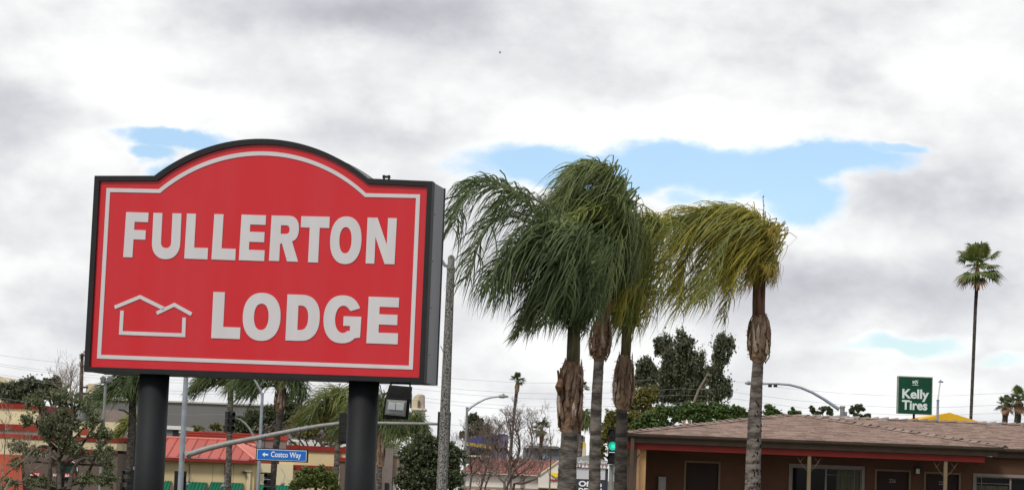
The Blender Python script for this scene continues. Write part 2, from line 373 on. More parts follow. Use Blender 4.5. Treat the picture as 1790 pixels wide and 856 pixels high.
sheet('parking_lot', -30, 30, -25, 28, 60, 53, .004, 'asphalt')
sheet('walkway', 2.4, 30, 62.5, 66.2, 28, 4, .05, 'concrete')
sheet('road', -200, 200, 90, 108, 80, 9, .02, 'asphalt')
for nm, a, b in (('pavement', 86.5, 89.8), ('pavement', 108.2, 111.5)):
    MB().box(-200, 200, a, b, -3.4, -3.2+.13).build(nm, 'concrete', kind='structure', origin=(0,0,-3.2))
mk = MB()
for i in range(-30, 31):
    for yy in (94.4, 103.6): mk.box(i*6, i*6+3, yy-.06, yy+.06, -3.2+.023, -3.2+.026)
mk.build('lane_marking', 'paint_white', kind='structure', origin=(0,0,-3.2))
mk = MB()
for yy in (98.8, 99.2): mk.box(-200, 200, yy-.06, yy+.06, -3.2+.023, -3.2+.026)
mk.build('lane_marking', 'paint_yellow', kind='structure', origin=(0,0,-3.2))
# ------------------------------------------------------------------ the motel sign
SU = Vector((math.cos(math.radians(11.3)), -math.sin(math.radians(11.3)), 0)); SN = Vector((SU.y, -SU.x, 0))   # along the face, towards the viewer
SA = P(450, 480, 21)
def sp(px, py):
    d = Vector(ray(px, py)); o = Vector((0,0,CAMZ)); t = (SA-o).dot(SN)/d.dot(SN); q = o+d*t-SA
    return (q.dot(SU), q.z)
def sw3(s, z, out=0): return SA+SU*s+Vector((0,0,z))+SN*out
def circ(a, b, c):
    ax, ay = a; bx, by = b; cx, cy = c
    d = 2*(ax*(by-cy)+bx*(cy-ay)+cx*(ay-by))
    ux = ((ax*ax+ay*ay)*(by-cy)+(bx*bx+by*by)*(cy-ay)+(cx*cx+cy*cy)*(ay-by))/d
    uy = ((ax*ax+ay*ay)*(cx-bx)+(bx*bx+by*by)*(ax-cx)+(cx*cx+cy*cy)*(bx-ax))/d
    return ux, uy, math.hypot(ax-ux, ay-uy)
def arch_outline(TL, SL, TOP, SR, TR, BR, BL, n=40):
    p = [sp(*q) for q in (TL, SL, TOP, SR, TR, BR, BL)]
    cx, cy, r = circ(p[1], p[2], p[3])
    a0 = math.atan2(p[1][1]-cy, p[1][0]-cx); a1 = math.atan2(p[3][1]-cy, p[3][0]-cx)
    arc = [(cx+r*math.cos(a0+(a1-a0)*i/n), cy+r*math.sin(a0+(a1-a0)*i/n)) for i in range(n+1)]
    return [p[0]]+arc+[p[4], p[5], p[6]]
OUT = arch_outline((165.2,307.1),(269.5,307.1),(448.3,242.6),(642.5,311.8),(755.8,316.7),(741.2,668.9),(146.2,649.2))
INN = arch_outline((173.4,316.0),(274,315.6),(448.3,251.9),(642.2,320.6),(746.7,325.6),(732.5,659.6),(156,640.6))
BO = arch_outline((184.8,328.1),(276,330.2),(448,264.2),(638.7,337.2),(733.6,339.3),(720.7,645.3),(168,625.9))
BI = arch_outline((191,335.3),(278.6,336.8),(448,271.5),(637,343.8),(726.3,345.6),(713.8,638.4),(175.2,619.4))
sign = thing('lodge_sign', (sw3(0,0).x, sw3(0,0).y+.25, 0), 'large red arched sign reading FULLERTON LODGE on two dark posts', 'sign')
def ring(outer, inner, f, b):
    mb = MB(); n = len(outer)
    vs = [sw3(*q, f) for q in outer]+[sw3(*q, f) for q in inner]+[sw3(*q, b) for q in outer]+[sw3(*q, b) for q in inner]
    fs = []
    for i in range(n):
        j = (i+1) % n
        fs += [(i, i+n, j+n, j), (i, j, j+2*n, i+2*n), (i+n, i+3*n, j+3*n, j+n)]
    return mb.add(vs, fs)
ring(OUT, INN, .0, -.10).build('frame', 'black_frame', sign)
DEP = .50
def fill(outer, out, extra=None):
    from mathutils.geometry import tessellate_polygon
    tri = tessellate_polygon([[Vector((a, b, 0)) for a, b in outer]])
    return MB().add([sw3(a, b, out) for a, b in outer], [t for t in tri])
fill(INN, -.025).build('sign_face', 'sign_red', sign)
n = len(OUT); cab = MB()
shr = [(a*.9965, b*.9965) for a, b in OUT]
cab.add([sw3(*q, -.101) for q in shr]+[sw3(*q, -DEP) for q in shr], [(i, (i+1)%n, (i+1)%n+n, i+n) for i in range(n)]+[tuple(range(n,2*n))])
cab.build('cabinet', 'cabinet_grey', sign)
ring(OUT, INN, -DEP+.0, -DEP-.03).build('frame', 'black_frame', sign)
ring(BO, BI, -.019, -.0249).build('border_line', 'sign_grey', sign)
rv = MB()
for k in range(4):
    z0 = sp(745,330)[1]; z1 = sp(740,660)[1]; zz = z0+(z1-z0)*(k+.5)/4; s_ = shr[-3][0]
    for off in (-.16,):
        c = sw3(s_+.002, zz, off); rv.box(c.x-.004, c.x+.004, c.y-.004, c.y+.004, c.z-.004, c.z+.004)
rv.build('rivets', 'black_frame', sign, kind='stuff')
fl_ = ring([(a*.998, b*.998) for a, b in OUT], [(a*.985, b*.985) for a, b in OUT], -DEP+.03, -DEP-.001)
# letters
def arcp(cx, cy, rx, ry, a0, a1, n=14, e=2.0):
    o = []
    for i in range(n+1):
        a = math.radians(a0+(a1-a0)*i/n); c, s_ = math.cos(a), math.sin(a)
        o.append((cx+rx*math.copysign(abs(c)**(2/e), c), cy+ry*math.copysign(abs(s_)**(2/e), s_)))
    return o
G = {
 'F': [[(0,0),(.40,0),(.40,.40),(.92,.40),(.92,.61),(.40,.61),(.40,.79),(1,.79),(1,1),(0,1)]],
 'L': [[(0,0),(1,0),(1,.25),(.40,.25),(.40,1),(0,1)]],
 'E': [[(0,0),(1,0),(1,.235),(.37,.235),(.37,.41),(.96,.41),(.96,.63),(.37,.63),(.37,.79),(.985,.79),(.985,1),(0,1)]],
 'U': [[(0,1)]+arcp(.5,.36,.5,.36,180,360,18,2.2)+[(1,1),(.68,1)]+arcp(.5,.36,.18,.12,0,-180,12,2.2)+[(.32,1)]],
 'R': [[(0,0),(.35,0),(.35,.385),(.42,.385),(.62,0),(1,0),(.76,.44)]+arcp(.62,.71,.36,.29,-52,90,14,2.3)+[(0,1)],
       [(.35,.60)]+arcp(.53,.695,.13,.095,-90,90,8,2.3)+[(.35,.79)]],
 'T': [[(.315,0),(.665,0),(.665,.755),(1,.755),(1,1),(0,1),(0,.755),(.315,.755)]],
 'O': [arcp(.5,.5,.5,.5,0,354,44,2.25), arcp(.49,.5,.195,.275,0,350,34,2.25)],
 'N': [[(0,0),(.30,0),(.30,.58),(.66,0),(1,0),(1,1),(.70,1),(.70,.42),(.34,1),(0,1)]],
 'D': [[(0,0),(.42,0)]+arcp(.42,.5,.58,.5,-90,90,24,2.35)+[(0,1)], [(.345,.235),(.42,.235)]+arcp(.42,.5,.235,.265,-90,90,16,2.4)+[(.345,.765)]],
 'G': [arcp(.5,.5,.5,.5,26,312,34,2.25)+[(.985,.13),(1,.565),(.53,.565),(.53,.365),(.71,.365),(.71,.265)]+arcp(.52,.5,.215,.285,-58,-300,22,2.1)+[(.71,.675)]],
}
def glyph(ch, TL, TR, BR, BL):
    from mathutils.geometry import tessellate_polygon
    c = [sp(*q) for q in (TL, TR, BR, BL)]
    loops = []
    for lp in G[ch]:
        r = []
        for (x, y) in lp:
            top = (c[0][0]*(1-x)+c[1][0]*x, c[0][1]*(1-x)+c[1][1]*x); bot = (c[3][0]*(1-x)+c[2][0]*x, c[3][1]*(1-x)+c[2][1]*x)
            r.append((bot[0]*(1-y)+top[0]*y, bot[1]*(1-y)+top[1]*y))
        loops.append(r)
    tri = tessellate_polygon([[Vector((a,b,0)) for a,b in l] for l in loops])
    flat = [q for l in loops for q in l]; m = len(flat); mb = MB(); fs = [tuple(t) for t in tri]; o = 0
    for l in loops:
        k = len(l); fs += [(o+i, o+(i+1)%k, o+(i+1)%k+m, o+i+m) for i in range(k)]; o += k
    mb.add([sw3(a, b, -.0185) for a, b in flat]+[sw3(a, b, -.0249) for a, b in flat], fs)
    mb.build('letter', 'sign_grey', sign)
for L_ in (
 ('F',(219.3,370.1),(258.4,371.3),(254.2,450.2),(214,448.9)), ('U',(267,371.5),(316,372.6),(312.4,453.2),(263,451.8)),
 ('L',(325.5,372.7),(365.5,373.8),(361.4,452.9),(320.8,451.4)), ('L',(373.5,373.6),(414,374.8),(409.9,454.4),(368.4,452.8)),
 ('E',(421.1,374.5),(464.6,375.9),(460.6,455.8),(416.3,454.2)), ('R',(473.7,376.1),(523.4,377.2),(520,457.0),(469,455.2)),
 ('T',(525.7,377.3),(575.5,378.4),(571.7,458.9),(521.6,457.4)), ('O',(578,377.0),(632.6,378.6),(629,461.8),(574.2,460.2)),
 ('N',(641.6,379.7),(692.9,380.9),(688.6,461.4),(638.1,459.9)),
 ('L',(371.8,509.6),(422.3,511),(418,592),(367.9,590.3)), ('O',(425,510.3),(490.9,512.2),(487.6,596.0),(421.6,594.2)),
 ('D',(501.4,513.8),(559.7,515.4),(555.9,596.2),(497.8,594.3)), ('G',(566.3,514.6),(632.2,516.6),(628.8,600.3),(562.8,598.3)),
 ('E',(643.6,517.8),(697.6,519.7),(694.1,601.1),(639.4,599.2))): glyph(*L_)
def strip(pts, wpx):                         # a printed line of even width along photo-traced points, on the sign face
    q = [sp(*p) for p in pts]; w = wpx*21/F/2; L1 = []; R1 = []
    for i, (a, b) in enumerate(q):
        if i == 0: d = (q[1][0]-a, q[1][1]-b)
        elif i == len(q)-1: d = (a-q[i-1][0], b-q[i-1][1])
        else: d = None
        if d: l = math.hypot(*d); nx, nz = -d[1]/l, d[0]/l; k = 1
        else:
            d1 = (a-q[i-1][0], b-q[i-1][1]); d2 = (q[i+1][0]-a, q[i+1][1]-b); l1 = math.hypot(*d1); l2 = math.hypot(*d2)
            n1_ = (-d1[1]/l1, d1[0]/l1); n2_ = (-d2[1]/l2, d2[0]/l2); nx, nz = n1_[0]+n2_[0], n1_[1]+n2_[1]; l = math.hypot(nx, nz); nx /= l; nz /= l
            k = 1/max(.3, nx*n1_[0]+nz*n1_[1])
        L1.append((a+nx*w*k, b+nz*w*k)); R1.append((a-nx*w*k, b-nz*w*k))
    m = len(q); mb = MB()
    fr = [sw3(*p, -.0185) for p in L1+R1]; bk = [sw3(*p, -.0249) for p in L1+R1]
    fs = [(i, i+1, i+1+m, i+m) for i in range(m-1)]+[(i, i+2*m, i+1+2*m, i+1) for i in range(m-1)]+[(i+m, i+1+m, i+1+3*m, i+3*m) for i in range(m-1)]
    fs += [(0, m, 3*m, 2*m), (m-1, 3*m-1, 4*m-1, 2*m-1)]
    return mb.add(fr+bk, fs)
strip([(199,536.5),(243.5,518.3),(285.5,539.0)], 6.4).build('emblem_line', 'sign_grey', sign)
strip([(272.5,546.8),(303.3,532),(333.5,548.6)], 6.4).build('emblem_line', 'sign_grey', sign)
strip([(212,542.3),(209.8,581.2),(319.5,585.2),(320.6,554.4)], 6.6).build('emblem_line', 'sign_grey', sign)
# posts, top bracket
for px in (270, 637):
    c = P(px, 656, 21); s_ = (Vector(c)-SA).dot(SU)
    q = sw3(s_, 0, -DEP/2); x = P(px, 656, q.y).x
    zb = SA.z+sp(px, 655)[1]+.03
    mb = MB().tube([(x, q.y, 0), (x, q.y, zb)], .134, 32)
    o = mb.build('post', 'post_dark', sign, smoothf=False)
    for p_ in o.data.polygons: p_.use_smooth = len(p_.vertices) == 4
    MB().tube([(x, q.y, 0), (x, q.y, .08)], .22, 24).build('base_plate', 'post_dark', sign)
b = MB()
for dx in (0, .045):
    q = sw3(sp(659,305)[0]+dx, sp(659,311)[1], -.25); b.box(q.x-.008, q.x+.008, q.y-.03, q.y+.03, q.z-.02, q.z+.055)
q = sw3(sp(659,305)[0]+.022, sp(659,311)[1], -.25); b.box(q.x-.035, q.x+.035, q.y-.03, q.y+.03, q.z+.034, q.z+.05)
b.build('lifting_bracket', 'black_frame', sign)
# floodlight under the sign
FL = thing('floodlight', P(696, 672, 20.7), 'black LED floodlight hanging under the red lodge sign by its post', 'floodlight')
def polybox(pts, Y, dep, tilt=0):            # outline at distance Y; tilt leans the top away
    zs = [P(x, y, Y) for x, y in pts]; zt = max(p.z for p in zs)
    q = [Vector((p.x, p.y-(zt-p.z)*tilt, p.z)) for p in zs]
    return MB().prism(q, (0, dep, dep*.35 if tilt else 0))
polybox([(667.5,731),(712.5,732.5),(717.5,697),(673.5,695)], 20.58, .05, -.5).build('bezel', 'signal_black', FL)
polybox([(671.6,723.5),(707.8,727),(711,700.5),(675.8,698.3)], 20.572, .012, -.5).build('reflector', 'silver', FL)
polybox([(674.8,721.5),(705.5,724.2),(708.2,703),(678.2,701)], 20.566, .008, -.5).build('lens', 'lens_glass', FL)
polybox([(677.2,714.5),(690.3,715.5),(691.3,704),(679.2,703.2)], 20.560, .005, -.5).build('led_panel', 'white_print', FL)
polybox([(691.6,715.6),(704.6,716.4),(705.8,705),(692.6,704.2)], 20.560, .005, -.5).build('led_panel', 'white_print', FL)
h = polybox([(673.5,696),(717.5,698),(720,675.5),(680.5,672)], 20.62, .12); h.build('housing', 'signal_black', FL)
fn = MB()
for k in range(9):
    p0 = P(682+k*4.4, 674+k*.3, 20.60); p1 = P(677+k*4.5, 695+k*.2, 20.60); fn.tube([p0, p1], .004, 4)
fn.build('cooling_fins', 'signal_black', FL)
br_ = MB().tube([P(676,712,20.64), P(680,690,20.75), P(684,668,20.8)], .008, 6).tube([P(718,712,20.64), P(719,690,20.75), P(716,668,20.8)], .008, 6)
br_.tube([P(684,668,20.8), P(716,669,20.8)], .010, 6); br_.build('bracket', 'signal_black', FL)
MB().tube([P(664,672,20.9), P(668,690,20.8), P(690,680,20.75)], .005, 5).build('cable', 'signal_black', FL)

# ------------------------------------------------------------------ concrete lamp post beside the sign
Yl = 40; b0 = base(777, 800, Yl); x = P(785, 450, Yl).x; x2 = P(777, 840, Yl).x; xm = (x+x2)/2
LP = thing('street_lamp', (xm, Yl, gz(xm, Yl)), 'speckled grey concrete lamp post with domed cap right beside the red sign', 'street lamp')
zt = P(785, 470, Yl).z; z0 = gz(xm, Yl)
MB().tube([(xm, Yl, z0), (xm, Yl, zt)], [.102, .066], 8).build('pole', 'aggregate', LP)
z2 = P(785, 452, Yl).z
MB().tube([(xm, Yl, zt), (xm, Yl, zt+.03), (xm, Yl, zt+.031), (xm, Yl, z2)], [.074,.074,.058,.058], 20).build('collar', 'galv_warm', LP)
MB().tube([(xm, Yl, z2), (xm, Yl, z2+.025), (xm, Yl, z2+.05), (xm, Yl, z2+.07)], [.061,.055,.038,.006], 20).build('cap', 'aggregate', LP)
aa = P(778, 464, Yl); ab = P(768, 449, Yl)
MB().tube([(xm, Yl, aa.z), aa, ab, ab+(ab-aa)*3+Vector((0,0,.1)), ab+(ab-aa)*9+Vector((0,0,-.2))], [.03,.028,.026,.024,.022], 10).build('arm', 'galv_warm', LP)
e_ = ab+(ab-aa)*10+Vector((0,0,-.2)); MB().box(e_.x-.35, e_.x+.1, Yl-.12, Yl+.12, e_.z-.06, e_.z+.05).build('lamp_head', 'galv_warm', LP)
tw = MB().tube([P(776,620,Yl-.1), P(773,610,Yl-.1), P(771,606,Yl-.1)], .008, 5).tube([P(773,610,Yl-.1), P(770,604,Yl-.12)], .006, 5); tw.build('cable_hook', 'wire', LP)

# ------------------------------------------------------------------ traffic signals
def signal_head(par, px, py, w, h, Y, face=0, lit=None, plate=True, name='signal_head'):
    """three-lamp head centred on the pixel; face = yaw of its front away from the viewer, in degrees"""
    c = P(px, py, Y); W_ = w*Y/F; H_ = h*Y/F; R = Matrix.Rotation(math.radians(face), 3, 'Z')
    def tr(mb): mb.v = [tuple(c+R@(Vector(q)-c)) for q in mb.v]; return mb
    d = W_*.55
    a = MB()
    if plate: a.box(c.x-W_/2, c.x+W_/2, c.y+.02, c.y+.035, c.z-H_/2, c.z+H_/2)
    ws = W_*.62 if plate else W_; hs = H_*.86 if plate else H_
    for k in (-1,0,1):
        a.box(c.x-ws/2, c.x+ws/2, c.y-.10, c.y+.10, c.z+k*hs/3-hs/6.3, c.z+k*hs/3+hs/6.3)
    hd = tr(a).build(name, 'signal_black', par)
    for k in (-1,0,1):
        zc = c.z+k*hs/3; r = hs/8
        m = 'green_lit' if (lit is not None and k == lit) else 'signal_lens'
        v = MB(); n_ = 12; vs = []
        for i in range(n_+1):
            an = math.radians(-20+220*i/n_)
            for yy, rr in ((-.10, r), (-.27, r*.98)): vs.append((c.x+rr*math.cos(an), c.y+yy, zc+rr*math.sin(an)))
        v.add(vs, [(2*i, 2*i+1, 2*i+3, 2*i+2) for i in range(n_)]); v = tr(v).build('visor', 'signal_black', hd)
        tr(MB().tube([(c.x, c.y-.10, zc), (c.x, c.y-.115, zc)], [r*.95, r*.8], 16)).build('lens', m, hd)
    ORG[hd.name] = ORG[par.name]
    return hd
Ym = 72; xm_ = P(321, 740, Ym).x; zb = gz(xm_, Ym)
TS = thing('traffic_signal', (xm_, Ym, zb), 'galvanised traffic signal pole with long rising mast arm over the road', 'traffic signal')
MB().tube([(xm_, Ym, zb), (xm_, Ym, P(325,600,Ym).z)], [.100, .068], 20).build('pole', 'galv', TS, smoothf=False)
MB().tube([(xm_, Ym, zb), (xm_, Ym, zb+.12)], .22, 20).build('base_plate', 'galv', TS)
arm = [(330,793.5),(360,784),(400,774),(440,766.5),(480,758.5),(520,750.5),(560,743.5),(595,739.5),(630,738.5),(700,739.5),(771,740.5)]
MB().tube([P(x, y, Ym-.1) for x, y in arm], [.088,.084,.080,.076,.070,.065,.060,.055,.051,.045,.040], 16).build('mast_arm', 'galv_warm', TS)
c = P(325.5, 796, Ym-.1); MB().tube([c, P(331,793,Ym-.1)], .13, 4).build('flange', 'galv_warm', TS)
for x, y in ((455,763.6),(462,762.1),(522,750),(536,747.6)):
    p_ = P(x,y,Ym-.1); MB().tube([p_-Vector((.014,0,0)), p_+Vector((.014,0,0))], .08, 16).build('clamp_band', 'galv', TS)
signal_head(TS, 601, 748, 17, 54, Ym-.3, 180); signal_head(TS, 776, 746, 23, 53, Ym-.3, 180)
signal_head(TS, 314, 862, 21, 78, Ym+.3, 180); 
# blue street name sign
ss = thing('street_name_sign', P(493, 783, Ym-.3), 'blue street name sign with white arrow reading Costco Way under mast arm', 'street sign')
Q = [P(447.3,783,Ym-.3), P(538.8,786.2,Ym-.3)]
zc = (P(493,783.9,Ym-.3).z+P(493,805.6,Ym-.3).z)/2; hh = (P(493,783.5,Ym-.3).z-P(493,806,Ym-.3).z)/2
x0, x1 = P(447.3,795,Ym-.3).x, P(539,795,Ym-.3).x; k_ = (x1-x0)/91.7; ys_ = Ym-.3
tl = math.radians(-.6)
MB().box(x0, x1, ys_, ys_+.05, zc-hh, zc+hh).build('frame', 'signal_black', ss)
MB().box(x0+k_*1.8, x1-k_*3.2, ys_-.008, ys_-.001, zc-hh+k_*1.9, zc+hh-k_*1.9).build('outline', 'white_print', ss)
MB().box(x0+k_*2.6, x1-k_*4, ys_-.013, ys_-.0085, zc-hh+k_*2.7, zc+hh-k_*2.7).build('panel', 'blue_sign', ss)
text('Costco Way', 'lettering', 'white_print', ss, x0+k_*26.2, x0+k_*79, zc-k_*6.8, zc+k_*5.8, ys_-.0135, .004, .014)
ar = [(11,0),(15.5,4),(15.5,1.4),(21.5,1.4),(21.5,-1.4),(15.5,-1.4),(15.5,-4)]
MB().prism([Vector((x0+k_*a, ys_-.0175, zc+k_*b_)) for a, b_ in reversed(ar)], (0,.0035,0)).build('arrow', 'white_print', ss)
hg = MB()
for px in (462, 523):
    a = P(px, 784, ys_); hg.tube([(a.x, ys_+.02, zc+hh-.01), (a.x, ys_+.1, P(px, 762-(px-462)*.17, Ym).z)], .012, 6)
hg.build('hanger', 'signal_black', ss)
# second signal with street light, farther up the road
Yn = 100; xn = P(456, 745, Yn).x; zb = gz(xn, Yn)
T2 = thing('traffic_signal', (xn, Yn, zb), 'slim grey signal pole with lamp arm and curved signal arm beside the palm trunk', 'traffic signal')
MB().tube([(xn, Yn, zb), (xn, Yn, P(458,686,Yn).z)], [.080, .062], 16).build('pole', 'galv', T2)
MB().tube([P(457.5,688,Yn), P(455,681,Yn), P(449,670,Yn), P(443,661,Yn), P(420,650,Yn)], [.05,.045,.04,.036,.03], 8).build('lamp_arm', 'galv', T2)
e_ = P(414,649,Yn); MB().box(e_.x-.35, e_.x+.2, Yn-.12, Yn+.12, e_.z-.07, e_.z+.05).build('lamp_head', 'galv_warm', T2)
MB().tube([P(x,y,Yn-.1) for x,y in ((454,785),(449,776),(444,764),(437,750),(429,740),(420,733),(408,730))], [.055,.052,.05,.048,.045,.042,.04], 10).build('signal_arm', 'galv_warm', T2)
signal_head(T2, 401.5, 736.5, 15, 36, Yn-.4, 40, plate=False)
signal_head(T2, 470, 843, 15, 36, Yn-.3, -25, plate=False)
MB().tube([P(456,826,Yn), P(468,826,Yn-.2)], .03, 6).build('bracket', 'signal_black', T2)
# signal at the left, cut by the sign post
Yk = 78; xk = P(239, 800, Yk).x
T3 = thing('traffic_signal', (xk, Yk, gz(xk,Yk)), 'dark signal head on a side bracket half behind the left sign post', 'traffic signal')
MB().tube([(xk, Yk, gz(xk,Yk)), (xk, Yk, P(240,815,Yk).z)], .09, 12).build('pole', 'galv', T3)
signal_head(T3, 230, 841, 15, 42, Yk-.2, -60, plate=False)
MB().tube([P(222,823,Yk), P(214,822,Yk), P(212,850,Yk)], .03, 6).tube([P(212,822,Yk), P(240,822,Yk)], .022, 6).build('bracket', 'signal_black', T3)
fb(MB(), 209.5, 215, 843, 862, Yk-.1, .15).build('push_button_box', 'signal_black', T3)
# green light between palms
Yg = 60; xg = P(1068, 850, Yg).x
T4 = thing('traffic_signal', (xg, Yg, gz(xg,Yg)), 'grey post topped by black traffic signal showing a green light between palms', 'traffic signal')
MB().tube([(xg, Yg, gz(xg,Yg)), (xg, Yg, P(1067,813,Yg).z)], .062, 14).tube([(xg, Yg, P(1067,813,Yg).z), (xg, Yg, P(1067,811,Yg).z)], .078, 14).build('pole', 'galv_warm', T4)
signal_head(T4, 1072, 779, 16, 64, Yg-.2, -10, lit=0, plate=False)
c_ = P(1072,779,Yg-.42); MB().tube([c_, c_-Vector((0,.01,0))], .050, 20).build('green_lamp', 'green_lit', T4)
# street lamp far off in the middle
Yq = 120; xq = P(815, 750, Yq).x
L2 = thing('street_lamp', (xq, Yq, gz(xq,Yq)), 'slim grey street lamp with long curved arm standing behind the round tree', 'street lamp')
MB().tube([(xq, Yq, gz(xq,Yq)), (xq, Yq, P(816,713,Yq).z)], [.075,.058], 12).tube([(xq, Yq, P(816,713,Yq).z), (xq, Yq, P(816,711,Yq).z)], .07, 12).build('pole', 'galv_warm', L2)
MB().tube([P(x,y,Yq) for x,y in ((817,717),(825,710),(836,703),(848,697),(860,694),(873,692.5))], [.06,.055,.05,.045,.042,.04], 8).build('arm', 'galv', L2)
MB().tube([P(872,692.5,Yq), P(879,692.2,Yq), P(889,692.6,Yq)], [.07,.10,.03], 8).build('lamp_head', 'galv_warm', L2)
p_ = P(880,690.5,Yq); MB().tube([p_, p_+Vector((0,0,.08))], .05, 8).build('photocell', 'galv_warm', L2)
# mast arm with cameras behind the motel
Yr = 92; xr = P(1472, 740, Yr).x
L3 = thing('street_lamp', (xr, Yr, gz(xr,Yr)), 'grey post behind the motel roof with long drooping lamp arm and two small cameras', 'street lamp')
MB().tube([(xr, Yr, gz(xr,Yr)), (xr, Yr, P(1470,712,Yr).z)], [.115,.09], 14).tube([(xr, Yr, P(1470,712,Yr).z), (xr, Yr, P(1470,709,Yr).z)], .11, 14).build('pole', 'galv_warm', L3)
MB().tube([P(x,y,Yr) for x,y in ((1467,715),(1455,707),(1440,697),(1420,685.5),(1400,677),(1380,672),(1360,670.5),(1330,669.8),(1306,669.5))], [.075,.065,.058,.052,.048,.044,.04,.036,.032], 8).build('arm', 'galv', L3)
MB().tube([P(1302,669.2,Yr), P(1308,668.8,Yr), P(1318,669.5,Yr)], [.03,.08,.05], 8).build('lamp_head', 'galv_warm', L3)
for px in (1346, 1355.5):
    p_ = P(px,674,Yr); o = MB().tube([p_-Vector((.07,0,0)), p_+Vector((.07,0,0))], .05, 8).tube([p_, P(px,670,Yr)], .02, 5).build('camera', 'signal_black', L3)
fb(MB(), 1474, 1481, 719, 726, Yr+.3, .2).build('control_box', 'galv', L3)

# ------------------------------------------------------------------ tire shop sign and things over the motel roof
Yz = 130
p0 = P(1600, 690, Yz); KS = thing('tire_sign', (p0.x, Yz, gz(p0.x,Yz)), 'square green sign reading Kelly Tires in white on a dark post', 'sign')
xa, xb = P(1569.8,690,Yz).x, P(1630,690,Yz).x; za, zb_ = P(1600,657.5,Yz).z, P(1600,723,Yz).z; kk = (xb-xa)/60.2
MB().box(xa, xb, Yz, Yz+.5, zb_, za).build('cabinet', 'steel_edge', KS)
MB().box(xa+kk*.9, xb-kk*1.6, Yz-.02, Yz-.001, zb_+kk*.8, za-kk*1.6).build('sign_face', 'kelly_green', KS)
text('Kelly', 'lettering', 'kelly_print', KS, xa+kk*7.2, xa+kk*54.0, za-kk*43.8, za-kk*22.4, Yz-.022, .015, .032)
text('Tires', 'lettering', 'kelly_print', KS, xa+kk*7.0, xa+kk*51.5, za-kk*58.6, za-kk*41.7, Yz-.022, .015, .032)
lg = [(24.5,-15.5),(35,-15.5),(35,-14.6),(24.5,-14.6)]
def kp(pts): return MB().prism([Vector((xa+kk*a, Yz-.037, za+kk*b_)) for a, b_ in pts], (0,.015,0))
kp(lg).build('logo_bar', 'kelly_print', KS)
kp([(24.8,-12.4),(26.7,-12.4),(26.7,-7.6),(24.8,-7.6)]).build('logo_stroke', 'kelly_print', KS)
kp([(26.9,-10.2),(30.2,-13.6),(32.0,-13.6),(28.9,-10.2),(31.4,-6.9),(29.4,-6.9)]).build('logo_stroke', 'kelly_print', KS)
kp([(30.2,-10.0),(33.0,-10.9),(32.4,-13.6),(34.0,-11.8),(34.6,-9.9),(31.9,-9.2),(32.6,-7.9),(35.0,-7.2),(34.6,-6.7),(31.6,-6.8)]).build('logo_stroke', 'kelly_print', KS)
xp = P(1598.7,730,Yz).x; MB().tube([(xp, Yz+.25, gz(xp,Yz)), (xp, Yz+.25, zb_)], .065, 10).build('post', 'black_frame', KS)
Yw = 115; xw = P(1639, 725, Yw).x
L4 = thing('street_lamp', (xw, Yw, gz(xw,Yw)), 'thin white lamp pole leaning slightly, right of the green tire sign', 'street lamp')
MB().tube([(xw, Yw, gz(xw,Yw)), (xw, Yw, P(1639,702,Yw).z), (xw, Yw, P(1639,698,Yw).z)], [.07,.06,.075], 10).build('pole', 'galv', L4)
MB().tube([P(1639.3,700,Yw), P(1641,685,Yw), P(1643.5,668,Yw)], [.045,.04,.032], 8).build('upper_pole', 'white_paint', L4)
MB().tube([P(1640,667,Yw), P(1644,666,Yw), P(1649,667.5,Yw)], [.02,.06,.03], 6).tube([P(1644,667,Yw), P(1644.5,663.5,Yw)], .03, 6).build('lamp_head', 'galv', L4)
Yy = 160
yb = thing('yellow_building', base(1660, 735, Yy), 'low building with bright yellow gable roof behind the motel', 'building')
q = [P(1590,743,Yy), P(1730,748,Yy), P(1730,742,Yy), P(1660,720.5,Yy), P(1604,733,Yy), P(1590,737,Yy)]
MB().prism(q, (0,14,0)).build('roof', 'yellow_roof', yb)
xa_, xb_ = P(1600,740,Yy).x, P(1725,740,Yy).x; MB().box(xa_, xb_, Yy+.3, Yy+13.5, -3.2, P(1660,747,Yy).z).build('wall', 'cream_pale', yb)

# ------------------------------------------------------------------ the motel
Y0 = 67.0; XL = P(1096, 758, Y0).x; XR = P(1755, 784, Y0).x; XA = (XL+XR)/2; HW = (XR-XL)/2
ZE = P(1420, 769.5, Y0).z; ZR = P(1437, 727.5, Y0+HW).z; Y1 = 68.5; YR0 = Y0+HW; YR1 = Y1+HW; XE = 25.0
MO = thing('motel', (XA, 70, 0), 'long low brown motel with shingled hip roof, red porch beam and numbered doors', 'building')
rd = MB()
V = [Vector(v) for v in ((XL,Y0,ZE),(XR,Y0,ZE),(XA,YR0,ZR),(XA,YR1,ZR),(XR,Y1,ZE),(XE,Y1,ZE),(XE,YR1,ZR),(XL,YR1+HW,ZE),(XE,YR1+HW,ZE))]
rd.add(V, [(0,1,2),(0,2,3,7),(1,4,3,2),(4,5,6,3),(3,6,8,7),(5,8,6)])
rd.add([v-Vector((0,0,.04)) for v in V], [(2,1,0),(7,3,2,0),(2,3,4,1),(3,6,5,4),(7,8,6,3),(6,8,5)])
roof = rd.build('roof', 'shingle_deck', MO)
pitch = math.atan2(ZR-ZE, HW)
